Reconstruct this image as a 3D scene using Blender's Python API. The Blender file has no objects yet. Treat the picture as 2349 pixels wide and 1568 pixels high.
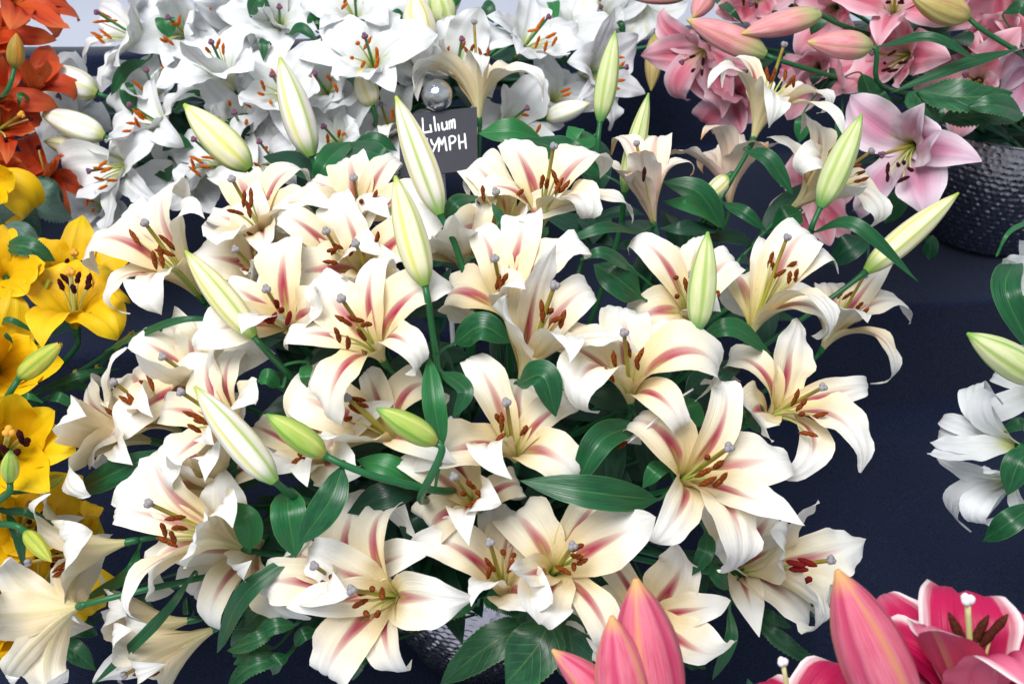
import bpy, math, random
import numpy as np
from mathutils import Vector

# ------------------------------------------------------------------ camera, world, light
PITCH = math.radians(35.0)
CAM = np.array([0.0, 0.0, 1.60])
FPX = 35.0 / 36.0 * 2349.0            # focal length in pixels of the 2349 px wide view
FWD = np.array([0.0, math.cos(PITCH), -math.sin(PITCH)])
DWN = np.array([0.0, -math.sin(PITCH), -math.cos(PITCH)])
RGT = np.array([1.0, 0.0, 0.0])

scene = bpy.context.scene
COL = scene.collection
cd = bpy.data.cameras.new('camera')
cam = bpy.data.objects.new('camera', cd)
COL.objects.link(cam)
cam.location = CAM
cam.rotation_euler = (math.pi / 2 - PITCH, 0, 0)
cd.lens = 35.0
cd.sensor_width = 36.0
cd.clip_start = 0.05
cd.clip_end = 200.0
cd.dof.use_dof = True
cd.dof.focus_distance = 1.12
cd.dof.aperture_fstop = 9.0
scene.camera = cam

world = bpy.data.worlds.new('World')
scene.world = world
world.use_nodes = True
bgn = world.node_tree.nodes['Background']
bgn.inputs['Color'].default_value = (0.86, 0.93, 1.0, 1)      # even pale light of a white marquee
bgn.inputs['Strength'].default_value = 0.54

def area_light(name, loc, target, size, power, col):
    ld = bpy.data.lights.new(name, 'AREA')
    ld.shape = 'RECTANGLE'
    ld.size, ld.size_y = size
    ld.energy = power
    ld.color = col
    o = bpy.data.objects.new(name, ld)
    COL.objects.link(o)
    o.location = loc
    o.rotation_euler = (Vector(target) - Vector(loc)).to_track_quat('-Z', 'Y').to_euler()
    return o
area_light('marquee_roof_light', (-0.9, -0.5, 4.3), (0.1, 1.3, 0.7), (2.0, 2.0), 205, (1.0, 0.985, 0.96))

vs = scene.view_settings
vs.view_transform = 'Standard'
vs.look = 'None'
vs.gamma = 1.0
vs.exposure = -0.02
vs.use_curve_mapping = False
scene.cycles.max_bounces = 6
scene.cycles.diffuse_bounces = 3
scene.cycles.glossy_bounces = 3
scene.cycles.transmission_bounces = 4

# ------------------------------------------------------------------ pixel helpers
TX = [0.0, 573.5, 1147.0, 1718.2]
TY = [0.0, 372.8, 745.5, 1147.0]
TS = 0.26855
def tp(tile, x, y):
    return (TX[tile[1]] + TS * x, TY[tile[0]] + TS * y)
def ray(px):
    return (px[0] - 1174.5) / FPX * RGT + (px[1] - 784.0) / FPX * DWN + FWD
def at(px, d):
    return CAM + d * ray(px)
def project(P):
    Q = np.asarray(P) - CAM
    d = Q @ FWD
    return np.stack([1174.5 + FPX * (Q @ RGT) / d, 784.0 + FPX * (Q @ DWN) / d], -1)
def depth_of(P):
    return float((np.asarray(P) - CAM) @ FWD)
def nrm(v):
    v = np.asarray(v, float)
    return v / max(1e-9, np.linalg.norm(v))

# each arrangement: a rounded mass of blooms over its bowl (centre, radii, bowl centre, rim height)
GROUPS = {
    'N': dict(c=(-0.05, 1.10, 0.60), r=(0.53, 0.46, 0.47), pot=(-0.045, 1.03, 0.575)),
    'W': dict(c=(-0.28, 1.78, 0.75), r=(0.58, 0.42, 0.42), pot=(-0.30, 1.78, 0.84)),
    'P': dict(c=(0.72, 1.80, 0.86), r=(0.50, 0.38, 0.38), pot=(0.97, 1.82, 0.84)),
    'O': dict(c=(-1.00, 1.75, 0.78), r=(0.45, 0.40, 0.42), pot=(-1.15, 1.78, 0.84)),
    'Y': dict(c=(-0.82, 1.16, 0.60), r=(0.42, 0.42, 0.42), pot=(-0.95, 1.08, 0.575)),
    'R': dict(c=(0.86, 1.05, 0.62), r=(0.42, 0.38, 0.42), pot=(1.00, 1.02, 0.575)),
    'H': dict(c=(0.33, 0.62, 0.66), r=(0.36, 0.28, 0.34), pot=(0.36, 0.52, 0.575)),
}
def dome_depth(g, px):
    G = GROUPS[g]
    c, r = np.array(G['c']), np.array(G['r'])
    D = ray(px) / r
    O = (CAM - c) / r
    A, Bq, Cq = D @ D, 2 * D @ O, O @ O - 1
    disc = Bq * Bq - 4 * A * Cq
    if disc <= 0:
        return float(-Bq / (2 * A))
    return float((-Bq - math.sqrt(disc)) / (2 * A))

rng = random.Random(7)
nrg = np.random.RandomState(7)

# ------------------------------------------------------------------ mesh helpers
def mesh_obj(name, verts, faces, mat, parent=None, uv=None, origin=(0, 0, 0), smooth=True):
    me = bpy.data.meshes.new(name)
    V = np.asarray(verts, float) - np.asarray(origin, float)
    me.from_pydata(V.tolist(), [], faces)
    if uv is not None:
        ul = me.uv_layers.new(name='UVMap')
        li = np.zeros(len(me.loops), int)
        me.loops.foreach_get('vertex_index', li)
        ul.data.foreach_set('uv', np.asarray(uv, np.float32)[li].ravel())
    if smooth:
        me.polygons.foreach_set('use_smooth', [True] * len(me.polygons))
    me.materials.append(mat)
    me.update()
    o = bpy.data.objects.new(name, me)
    COL.objects.link(o)
    if parent is not None:
        o.parent = parent
    return o

def thing(name, label, cat, loc, group=None):
    o = bpy.data.objects.new(name, None)
    o.empty_display_size = 0.02
    COL.objects.link(o)
    o.location = loc
    o['label'] = label
    o['category'] = cat
    if group:
        o['group'] = group
    return o

def tag(o, label, cat, group=None):
    o['label'] = label
    o['category'] = cat
    if group:
        o['group'] = group
    return o

def grid_faces(n, m, closed=False):
    f = []
    for i in range(n - 1):
        for j in range(m if closed else m - 1):
            k = (j + 1) % m
            f.append((i * m + j, i * m + k, (i + 1) * m + k, (i + 1) * m + j))
    return f

def frames(P):
    P = np.asarray(P, float)
    T = np.gradient(P, axis=0)
    T /= np.maximum(1e-9, np.linalg.norm(T, axis=1))[:, None]
    ref = np.array([0.31, 0.17, 0.93])
    if abs(T[0] @ ref) > 0.95:
        ref = np.array([1.0, 0, 0])
    N = [nrm(ref - T[0] * (ref @ T[0]))]
    for i in range(1, len(P)):
        v = N[-1] - T[i] * (N[-1] @ T[i])
        N.append(nrm(v))
    N = np.array(N)
    return T, N, np.cross(T, N)

def tube(P, R, m=8, cap=True):
    P = np.asarray(P, float)
    n = len(P)
    R = np.broadcast_to(np.asarray(R, float), (n,))
    T, N, Bn = frames(P)
    a = np.linspace(0, 2 * math.pi, m, endpoint=False)
    V = (P[:, None] + R[:, None, None] * (np.cos(a)[None, :, None] * N[:, None] + np.sin(a)[None, :, None] * Bn[:, None])).reshape(-1, 3)
    F = grid_faces(n, m, True)
    uv = np.stack(np.meshgrid(np.linspace(0, 1, n), a / (2 * math.pi), indexing='ij'), -1).reshape(-1, 2)
    if cap:
        F = F + [tuple(range(m - 1, -1, -1)), tuple((n - 1) * m + k for k in range(m))]
    return V, F, uv

def bez(p0, p1, p2, p3, n=24):
    t = np.linspace(0, 1, n)[:, None]
    return (1 - t) ** 3 * p0 + 3 * (1 - t) ** 2 * t * p1 + 3 * (1 - t) * t * t * p2 + t ** 3 * p3

def spline(pts, n=28):
    """Catmull-Rom through the points"""
    P = [np.asarray(p, float) for p in pts]
    P = [2 * P[0] - P[1]] + P + [2 * P[-1] - P[-2]]
    out = []
    seg = len(P) - 3
    per = max(3, n // seg)
    for i in range(seg):
        a, b, c, d = P[i:i + 4]
        for k in range(per):
            t = k / per
            out.append(0.5 * ((2 * b) + (c - a) * t + (2 * a - 5 * b + 4 * c - d) * t * t + (3 * b - a - 3 * c + d) * t ** 3))
    out.append(P[-2])
    return np.array(out)

# ------------------------------------------------------------------ materials
class NT:
    def __init__(self, name):
        self.m = bpy.data.materials.new(name)
        self.m.use_nodes = True
        self.t = self.m.node_tree
        self.t.nodes.clear()
        self.out = self.n('ShaderNodeOutputMaterial')
    def n(self, typ, **kw):
        nd = self.t.nodes.new(typ)
        for k, v in kw.items():
            setattr(nd, k, v)
        return nd
    def l(self, a, b):
        self.t.links.new(a, b)
    def put(self, sock, v):
        if hasattr(v, 'is_linked') or isinstance(v, bpy.types.NodeSocket):
            self.l(v, sock)
        else:
            if isinstance(v, tuple) and len(v) == 3 and sock.type == 'RGBA':
                v = v + (1,)
            sock.default_value = v
    def math(self, op, a, b=0.0, clamp=False):
        nd = self.n('ShaderNodeMath', operation=op, use_clamp=clamp)
        self.put(nd.inputs[0], a)
        self.put(nd.inputs[1], b)
        return nd.outputs[0]
    def ramp(self, fac, stops, interp='EASE'):
        nd = self.n('ShaderNodeValToRGB')
        e = nd.color_ramp.elements
        nd.color_ramp.interpolation = interp
        while len(e) < len(stops):
            e.new(0.5)
        for i, (p, c) in enumerate(stops):
            e[i].position = p
            e[i].color = (c, c, c, 1) if isinstance(c, (int, float)) else tuple(c) + (1,)
        self.put(nd.inputs[0], fac)
        return nd.outputs[0]
    def mix(self, f, a, b, blend='MIX'):
        nd = self.n('ShaderNodeMix', data_type='RGBA', blend_type=blend)
        self.put(nd.inputs['Factor'], f)
        self.put(nd.inputs['A'], a)
        self.put(nd.inputs['B'], b)
        return nd.outputs['Result']
    def noise(self, vec, scale, detail=3.0, rough=0.55):
        nd = self.n('ShaderNodeTexNoise')
        if vec is None:
            vec = self.n('ShaderNodeTexCoord').outputs['Object']
        self.put(nd.inputs['Vector'], vec)
        nd.inputs['Scale'].default_value = scale
        nd.inputs['Detail'].default_value = detail
        nd.inputs['Roughness'].default_value = rough
        return nd.outputs['Fac']
    def uv(self):
        """returns s (along), v (-1..1 across), |v| and a stretched vector that differs from object to object"""
        tc = self.n('ShaderNodeTexCoord')
        sp = self.n('ShaderNodeSeparateXYZ')
        self.l(tc.outputs['UV'], sp.inputs[0])
        s = sp.outputs[0]
        v = self.math('SUBTRACT', self.math('MULTIPLY', sp.outputs[1], 2.0), 1.0)
        av = self.math('ABSOLUTE', v)
        oi = self.n('ShaderNodeObjectInfo')
        self.rand = oi.outputs['Random']
        cb = self.n('ShaderNodeCombineXYZ')
        self.put(cb.inputs[0], s)
        self.put(cb.inputs[1], v)
        self.put(cb.inputs[2], self.math('MULTIPLY', oi.outputs['Random'], 37.0))
        return s, v, av, cb.outputs[0]
    def scale(self, vec, x, y, z=1.0):
        nd = self.n('ShaderNodeVectorMath', operation='MULTIPLY')
        self.put(nd.inputs[0], vec)
        nd.inputs[1].default_value = (x, y, z)
        return nd.outputs[0]
    def bump(self, h, strength, dist):
        nd = self.n('ShaderNodeBump')
        nd.inputs['Strength'].default_value = strength
        nd.inputs['Distance'].default_value = dist
        self.put(nd.inputs['Height'], h)
        return nd.outputs[0]
    def finish(self, col, rough=0.5, trans=0.0, trans_col=None, normal=None, metal=0.0, spec=0.4, sheen=0.0):
        p = self.n('ShaderNodeBsdfPrincipled')
        self.put(p.inputs['Base Color'], col)
        self.put(p.inputs['Roughness'], rough)
        p.inputs['Metallic'].default_value = metal
        p.inputs['Specular IOR Level'].default_value = spec
        if sheen:
            p.inputs['Sheen Weight'].default_value = sheen
        if normal is not None:
            self.l(normal, p.inputs['Normal'])
        if trans > 0:
            tr = self.n('ShaderNodeBsdfTranslucent')
            self.put(tr.inputs['Color'], trans_col if trans_col is not None else col)
            if normal is not None:
                self.l(normal, tr.inputs['Normal'])
            mx = self.n('ShaderNodeMixShader')
            mx.inputs[0].default_value = trans
            self.l(p.outputs[0], mx.inputs[1])
            self.l(tr.outputs[0], mx.inputs[2])
            self.l(mx.outputs[0], self.out.inputs[0])
        else:
            self.l(p.outputs[0], self.out.inputs[0])
        return self.m

def petal_mat(name, inner, outer, streak=None, streak_amt=0.0, streak_w=0.30, streak_rng=(0.14, 0.28, 0.42, 0.66), rib_in=None,
              rib_out=(0.42, 0.50, 0.10), rib_amt=0.7, edge=None, edge_lo=0.6, speck=None, tint=None, tint_amt=0.0, trans=0.20, rough=0.42):
    """inner / outer: colour stops along the petal on the face that looks into the bloom and on its back"""
    q = NT(name)
    s, v, av, vec = q.uv()
    n1 = q.noise(q.scale(vec, 3.0, 9.0), 1.0, 3.0)
    n2 = q.noise(q.scale(vec, 1.6, 1.3), 1.6, 2.0)
    swob = q.math('ADD', s, q.math('MULTIPLY', q.math('SUBTRACT', n2, 0.5), 0.16))
    cin = q.ramp(swob, inner)
    cout = q.ramp(swob, outer)
    if tint is not None:                        # some blooms are deeper in colour than others
        f = q.math('MULTIPLY', q.math('MULTIPLY', q.rand, q.ramp(s, [(0.0, 1.0), (0.45, 0.85), (0.85, 0.0)])), tint_amt)
        cin = q.mix(f, cin, tint)
        cout = q.mix(f, cout, tint)
    if edge is not None:
        f = q.math('MULTIPLY', q.ramp(q.math('ADD', av, q.math('MULTIPLY', q.math('SUBTRACT', n1, 0.5), 0.35)), [(edge_lo, 0.0), (0.97, 1.0)]), q.ramp(s, [(0.15, 0.0), (0.5, 1.0)]))
        cin = q.mix(f, cin, edge)
    if streak is not None:
        a, b, c, d = streak_rng
        w = q.ramp(s, [(a, 0.8), (b, 1.0), (0.5 * (c + d), 0.42), (d, 0.08)], 'LINEAR')
        across = q.math('DIVIDE', q.math('ADD', av, q.math('MULTIPLY', q.math('SUBTRACT', n1, 0.5), 0.10)), q.math('MULTIPLY', w, streak_w))
        f = q.math('MULTIPLY', q.ramp(across, [(0.10, 1.0), (0.55, 0.80), (1.0, 0.0)]), q.ramp(swob, [(a, 0.0), (b, 0.95), (c, 1.0), (d, 0.0)]))
        q2 = q.math('MULTIPLY', q.math('MULTIPLY', f, streak_amt), q.ramp(q.rand, [(0.0, 0.7), (0.4, 0.95), (1.0, 1.0)]))
        cin = q.mix(q2, cin, streak)
    if rib_in is not None:
        f = q.math('MULTIPLY', q.ramp(av, [(0.02, 1.0), (0.10, 0.0)]), q.ramp(s, [(0.0, 1.0), (0.28, 0.8), (0.46, 0.0)]))
        cin = q.mix(f, cin, rib_in)
    if speck is not None:
        vo = q.n('ShaderNodeTexVoronoi')
        q.put(vo.inputs['Vector'], q.scale(vec, 30.0, 9.0))
        vo.inputs['Scale'].default_value = 1.0
        f = q.math('MULTIPLY', q.ramp(vo.outputs['Distance'], [(0.10, 1.0), (0.24, 0.0)]), q.ramp(s, [(0.12, 0.0), (0.22, 0.6), (0.36, 0.5), (0.44, 0.0)]))
        f = q.math('MULTIPLY', f, q.ramp(n2, [(0.45, 0.0), (0.6, 1.0)]))
        cin = q.mix(f, cin, speck)
    f = q.math('MULTIPLY', q.math('MULTIPLY', q.ramp(av, [(0.03, 1.0), (0.16, 0.0)]), q.ramp(s, [(0.0, 1.0), (0.5, 0.75), (0.95, 0.25)])), rib_amt)
    cout = q.mix(f, cout, rib_out)
    geo = q.n('ShaderNodeNewGeometry')
    col = q.mix(geo.outputs['Backfacing'], cin, cout)
    wv = q.noise(q.scale(vec, 1.2, 34.0), 1.0, 2.0)
    col = q.mix(q.math('MULTIPLY', q.ramp(wv, [(0.35, 1.0), (0.6, 0.0)]), 0.07), col, (0.55, 0.48, 0.36), 'MULTIPLY')
    nm = q.bump(wv, 0.55, 0.0016)
    return q.finish(col, rough, trans, col, nm, spec=0.35)

def leaf_mat(name, top, under, vein, gloss=0.34, veins='long', young=None):
    q = NT(name)
    s, v, av, vec = q.uv()
    n2 = q.noise(q.scale(vec, 3.0, 2.0), 1.5, 4.0)
    c = q.mix(q.ramp(n2, [(0.3, 0.0), (0.7, 1.0)]), top[0], top[1])
    if young is not None:
        c = q.mix(q.math('MULTIPLY', q.ramp(q.rand, [(0.55, 0.0), (0.95, 1.0)]), 0.75), c, young)
    if veins == 'long':
        w = q.math('SINE', q.math('MULTIPLY', q.math('ADD', v, q.math('MULTIPLY', q.math('SUBTRACT', n2, 0.5), 0.12)), 34.0))
    else:
        w = q.math('SINE', q.math('ADD', q.math('MULTIPLY', s, 46.0), q.math('MULTIPLY', av, -13.0)))
    wl = q.ramp(w, [(0.80, 0.0), (1.0, 1.0)])
    c = q.mix(q.math('MULTIPLY', wl, 0.09), c, vein)
    c = q.mix(q.math('MULTIPLY', q.ramp(av, [(0.015, 1.0), (0.05, 0.0)]), 0.25), c, vein)
    c = q.mix(q.math('MULTIPLY', q.ramp(av, [(0.93, 0.0), (1.0, 1.0)]), 0.35), c, vein)
    geo = q.n('ShaderNodeNewGeometry')
    c = q.mix(geo.outputs['Backfacing'], c, under)
    h = q.math('SUBTRACT', q.math('MULTIPLY', n2, 0.6), q.math('MULTIPLY', wl, 0.5))
    nm = q.bump(h, 0.45, 0.0018)
    return q.finish(c, q.ramp(n2, [(0.3, gloss), (0.7, gloss + 0.16)]), 0.14, q.mix(0.5, c, vein), nm, spec=0.5)

def bud_mat(name, body, rib, edge, tipc, rib_w=0.16, rib_amt=0.85, basec=None, blush=None, base_to=0.20, blush_amt=0.5):
    q = NT(name)
    s, v, av, vec = q.uv()
    n1 = q.noise(q.scale(vec, 3.0, 20.0), 1.0, 3.0)
    n2 = q.noise(q.scale(vec, 2.5, 2.0), 1.4, 3.0)
    c = q.mix(q.ramp(n2, [(0.35, 0.0), (0.65, 1.0)]), body[0], body[1])
    if blush is not None:
        c = q.mix(q.math('MULTIPLY', q.ramp(n1, [(0.4, 0.0), (0.65, 1.0)]), blush_amt), c, blush)
    c = q.mix(q.math('MULTIPLY', q.ramp(av, [(0.70, 0.0), (0.98, 1.0)]), 0.8), c, edge)
    c = q.mix(q.math('MULTIPLY', q.ramp(q.math('ADD', av, q.math('MULTIPLY', q.math('SUBTRACT', n1, 0.5), 0.14)), [(0.02, 1.0), (rib_w, 0.35), (rib_w * 1.9, 0.0)]), rib_amt), c, rib)
    c = q.mix(q.ramp(s, [(0.86, 0.0), (1.0, 1.0)]), c, tipc)
    c = q.mix(q.ramp(s, [(0.0, 1.0), (base_to, 0.0)]), c, basec if basec is not None else rib)
    nm = q.bump(n1, 0.35, 0.0014)
    return q.finish(c, 0.45, 0.0, None, nm, spec=0.35)

M = {}
def build_materials():
    cream_out = [(0.0, (0.55, 0.62, 0.20)), (0.10, (0.84, 0.78, 0.42)), (0.34, (0.92, 0.79, 0.52)), (0.58, (0.94, 0.89, 0.75)), (0.82, (0.95, 0.94, 0.90))]
    M['N'] = petal_mat('cream_petal',
        [(0.0, (0.50, 0.58, 0.08)), (0.12, (0.88, 0.76, 0.24)), (0.32, (0.94, 0.79, 0.46)), (0.54, (0.95, 0.89, 0.73)), (0.76, (0.95, 0.94, 0.91))], cream_out,
        streak=(0.44, 0.006, 0.075), streak_amt=1.0, streak_w=0.37, streak_rng=(0.19, 0.32, 0.40, 0.80),
        rib_in=(0.45, 0.60, 0.08), rib_out=(0.60, 0.58, 0.20), rib_amt=0.45, speck=(0.42, 0.14, 0.06), tint=(0.93, 0.72, 0.42), tint_amt=0.55, trans=0.22)
    M['F'] = petal_mat('fading_petal',
        [(0.0, (0.50, 0.55, 0.12)), (0.14, (0.85, 0.68, 0.36)), (0.4, (0.90, 0.76, 0.60)), (0.75, (0.92, 0.86, 0.78)), (0.88, (0.90, 0.78, 0.62)), (1.0, (0.66, 0.30, 0.10))],
        [(0.0, (0.55, 0.55, 0.22)), (0.14, (0.85, 0.62, 0.44)), (0.4, (0.90, 0.70, 0.58)), (0.75, (0.92, 0.86, 0.78)), (0.9, (0.88, 0.70, 0.48)), (1.0, (0.60, 0.26, 0.08))],
        streak=(0.62, 0.20, 0.10), streak_amt=0.5, streak_w=0.25, streak_rng=(0.3, 0.5, 0.7, 0.95), rib_out=(0.74, 0.42, 0.22), rib_amt=0.6)
    M['W'] = petal_mat('white_petal',
        [(0.0, (0.45, 0.58, 0.12)), (0.16, (0.80, 0.82, 0.42)), (0.32, (0.83, 0.85, 0.84)), (0.7, (0.84, 0.86, 0.89))],
        [(0.0, (0.50, 0.60, 0.20)), (0.15, (0.82, 0.84, 0.62)), (0.4, (0.82, 0.84, 0.84)), (0.8, (0.84, 0.85, 0.88))],
        rib_in=(0.50, 0.62, 0.12), rib_out=(0.62, 0.62, 0.16), rib_amt=0.55, trans=0.18)
    M['P'] = petal_mat('pink_petal',
        [(0.0, (0.42, 0.50, 0.10)), (0.13, (0.85, 0.72, 0.30)), (0.28, (0.86, 0.50, 0.57)), (0.55, (0.78, 0.25, 0.34)), (0.9, (0.84, 0.42, 0.50))],
        [(0.0, (0.50, 0.50, 0.25)), (0.2, (0.80, 0.40, 0.46)), (0.6, (0.76, 0.27, 0.36)), (0.95, (0.84, 0.42, 0.50))],
        streak=(0.66, 0.09, 0.17), streak_amt=0.75, streak_w=0.42, streak_rng=(0.28, 0.45, 0.62, 0.92),
        rib_in=(0.70, 0.56, 0.10), rib_out=(0.55, 0.22, 0.22), rib_amt=0.5, edge=(0.88, 0.62, 0.70), edge_lo=0.45, tint=(0.86, 0.58, 0.70), tint_amt=0.6)
    M['L'] = petal_mat('lilac_pink_petal',
        [(0.0, (0.42, 0.50, 0.10)), (0.15, (0.85, 0.72, 0.28)), (0.28, (0.82, 0.64, 0.74)), (0.55, (0.74, 0.38, 0.54)), (0.9, (0.80, 0.58, 0.72))],
        [(0.0, (0.50, 0.50, 0.25)), (0.2, (0.82, 0.55, 0.65)), (0.6, (0.80, 0.48, 0.62)), (0.95, (0.85, 0.66, 0.76))],
        streak=(0.78, 0.26, 0.44), streak_amt=0.6, streak_w=0.36, streak_rng=(0.30, 0.45, 0.62, 0.95),
        rib_in=(0.70, 0.56, 0.10), rib_out=(0.60, 0.30, 0.36), rib_amt=0.4, edge=(0.90, 0.78, 0.87), edge_lo=0.3)
    M['O'] = petal_mat('orange_petal',
        [(0.0, (0.50, 0.22, 0.03)), (0.25, (0.66, 0.12, 0.02)), (0.6, (0.60, 0.075, 0.018)), (1.0, (0.70, 0.16, 0.04))],
        [(0.0, (0.55, 0.24, 0.05)), (0.3, (0.66, 0.16, 0.035)), (1.0, (0.64, 0.12, 0.025))],
        streak=(0.40, 0.02, 0.015), streak_amt=0.6, streak_w=0.5, streak_rng=(0.1, 0.25, 0.5, 0.85), rib_out=(0.60, 0.20, 0.03), rib_amt=0.5, tint=(0.60, 0.05, 0.015), tint_amt=0.7)
    M['Y'] = petal_mat('yellow_petal',
        [(0.0, (0.38, 0.42, 0.02)), (0.2, (0.86, 0.62, 0.01)), (0.6, (0.90, 0.56, 0.005)), (1.0, (0.90, 0.62, 0.01))],
        [(0.0, (0.42, 0.48, 0.04)), (0.3, (0.84, 0.58, 0.02)), (1.0, (0.88, 0.54, 0.01))],
        rib_in=(0.55, 0.46, 0.01), rib_out=(0.60, 0.58, 0.05), rib_amt=0.5, tint=(0.84, 0.40, 0.004), tint_amt=0.6)
    M['H'] = petal_mat('hot_pink_petal',
        [(0.0, (0.55, 0.50, 0.15)), (0.14, (0.80, 0.55, 0.45)), (0.24, (0.46, 0.006, 0.075)), (0.7, (0.50, 0.007, 0.085)), (1.0, (0.76, 0.20, 0.32))],
        [(0.0, (0.55, 0.40, 0.20)), (0.25, (0.70, 0.10, 0.19)), (0.7, (0.68, 0.075, 0.17)), (1.0, (0.76, 0.24, 0.31))],
        streak=(0.52, 0.005, 0.08), streak_amt=0.8, streak_w=0.5, streak_rng=(0.2, 0.35, 0.6, 0.95),
        rib_out=(0.62, 0.30, 0.12), rib_amt=0.75, edge=(0.90, 0.76, 0.78), edge_lo=0.66, trans=0.18)
    M['leaf'] = leaf_mat('lily_leaf', ((0.002, 0.058, 0.021), (0.005, 0.100, 0.034)), (0.06, 0.19, 0.11), (0.16, 0.38, 0.09), 0.30, 'long', (0.02, 0.20, 0.05))
    M['leaf_dark'] = leaf_mat('lily_leaf_dark', ((0.002, 0.036, 0.019), (0.005, 0.062, 0.030)), (0.04, 0.13, 0.085), (0.05, 0.16, 0.07), 0.36, 'long')  # darker lily leaf for the inside of the arrangements, shade put into its colour
    M['leaf_toothed'] = leaf_mat('toothed_leaf', ((0.005, 0.062, 0.024), (0.012, 0.110, 0.040)), (0.07, 0.17, 0.11), (0.22, 0.36, 0.08), 0.30, 'side')
    M['leaf_silver'] = leaf_mat('silver_leaf', ((0.05, 0.12, 0.09), (0.10, 0.17, 0.14)), (0.20, 0.27, 0.24), (0.02, 0.09, 0.05), 0.45, 'side')
    q = NT('lily_stem_green')
    s, v, av, vec = q.uv()
    n = q.noise(None, 30.0, 3.0)
    q.finish(q.mix(n, (0.006, 0.085, 0.028), (0.022, 0.150, 0.045)), 0.4, spec=0.4)
    M['stem'] = q.m
    q = NT('filament_green')
    s, v, av, vec = q.uv()
    q.finish(q.ramp(s, [(0.0, (0.35, 0.50, 0.07)), (0.6, (0.62, 0.66, 0.20)), (1.0, (0.74, 0.74, 0.38))]), 0.4, 0.15)
    M['filament'] = q.m
    q = NT('style_green')
    s, v, av, vec = q.uv()
    q.finish(q.ramp(s, [(0.0, (0.50, 0.58, 0.10)), (0.55, (0.45, 0.40, 0.06)), (1.0, (0.28, 0.20, 0.03))]), 0.4, 0.1)
    M['style'] = q.m
    q = NT('style_deep_green')
    s, v, av, vec = q.uv()
    q.finish(q.ramp(s, [(0.0, (0.40, 0.55, 0.15)), (0.5, (0.06, 0.25, 0.07)), (1.0, (0.02, 0.14, 0.05))]), 0.4, 0.1)
    M['style_w'] = q.m
    def anther(name, a, b):
        q = NT(name)
        n = q.noise(None, 700.0, 4.0, 0.7)
        q.finish(q.mix(q.ramp(n, [(0.36, 0.0), (0.62, 1.0)]), a, b), 0.9, normal=q.bump(n, 0.9, 0.002), spec=0.1)
        return q.m
    M['anther_N'] = anther('rust_anther', (0.075, 0.016, 0.007), (0.36, 0.085, 0.012))
    M['anther_W'] = anther('orange_anther', (0.40, 0.065, 0.004), (0.74, 0.18, 0.010))
    M['anther_P'] = anther('maroon_anther', (0.022, 0.004, 0.008), (0.07, 0.012, 0.018))
    M['anther_fresh'] = anther('fresh_red_anther', (0.16, 0.008, 0.010), (0.24, 0.015, 0.014))
    M['anther_H'] = anther('brown_anther', (0.05, 0.012, 0.008), (0.13, 0.03, 0.016))
    def plain(name, a, b, scale=200.0, rough=0.6, bump=0.5):
        q = NT(name)
        n = q.noise(None, scale, 3.0)
        q.finish(q.mix(n, a, b), rough, normal=q.bump(n, bump, 0.001), spec=0.3)
        return q.m
    M['stigma'] = plain('stigma_grey_lilac', (0.20, 0.185, 0.20), (0.36, 0.34, 0.36))
    M['stigma_p'] = plain('stigma_purple', (0.10, 0.03, 0.07), (0.24, 0.10, 0.18))
    M['stigma_h'] = plain('stigma_pale', (0.72, 0.66, 0.74), (0.85, 0.80, 0.86))
    M['stigma_y'] = plain('stigma_amber', (0.60, 0.26, 0.02), (0.75, 0.40, 0.06))
    M['bud_C'] = bud_mat('cream_bud', ((0.80, 0.80, 0.62), (0.84, 0.78, 0.74)), (0.30, 0.42, 0.05), (0.66, 0.66, 0.14), (0.42, 0.50, 0.05), 0.14, 0.85, (0.22, 0.42, 0.08), (0.68, 0.58, 0.62))
    M['bud_C2'] = bud_mat('yellow_cream_bud', ((0.78, 0.78, 0.42), (0.80, 0.76, 0.55)), (0.32, 0.42, 0.04), (0.64, 0.62, 0.10), (0.34, 0.46, 0.05), 0.13, 0.8, (0.25, 0.42, 0.06), (0.72, 0.66, 0.50))
    M['bud_G'] = bud_mat('green_bud', ((0.26, 0.42, 0.06), (0.34, 0.48, 0.10)), (0.10, 0.28, 0.03), (0.55, 0.58, 0.18), (0.10, 0.30, 0.05), 0.14, 0.8, (0.40, 0.40, 0.06), (0.50, 0.48, 0.12))
    M['bud_GC'] = bud_mat('pale_green_bud', ((0.50, 0.60, 0.22), (0.62, 0.66, 0.36)), (0.18, 0.34, 0.05), (0.30, 0.42, 0.08), (0.20, 0.40, 0.06), 0.10, 0.85, (0.12, 0.34, 0.08), (0.66, 0.66, 0.46))
    M['bud_W'] = bud_mat('white_bud', ((0.84, 0.85, 0.78), (0.88, 0.88, 0.86)), (0.66, 0.64, 0.16), (0.80, 0.76, 0.46), (0.62, 0.60, 0.16), 0.10, 0.75, (0.50, 0.56, 0.16))
    M['bud_WP'] = bud_mat('peach_white_bud', ((0.82, 0.74, 0.50), (0.84, 0.80, 0.66)), (0.48, 0.46, 0.06), (0.74, 0.60, 0.20), (0.50, 0.50, 0.08), 0.10, 0.85, (0.30, 0.42, 0.10))
    M['bud_P'] = bud_mat('pink_bud', ((0.68, 0.18, 0.24), (0.76, 0.32, 0.36)), (0.56, 0.34, 0.26), (0.64, 0.30, 0.24), (0.55, 0.45, 0.12), 0.12, 0.7, (0.36, 0.46, 0.16), (0.76, 0.46, 0.40), base_to=0.5)
    M['bud_PO'] = bud_mat('olive_pink_bud', ((0.44, 0.36, 0.10), (0.56, 0.44, 0.18)), (0.40, 0.20, 0.10), (0.60, 0.50, 0.20), (0.50, 0.40, 0.10), 0.14, 0.7, (0.30, 0.36, 0.06))
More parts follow.
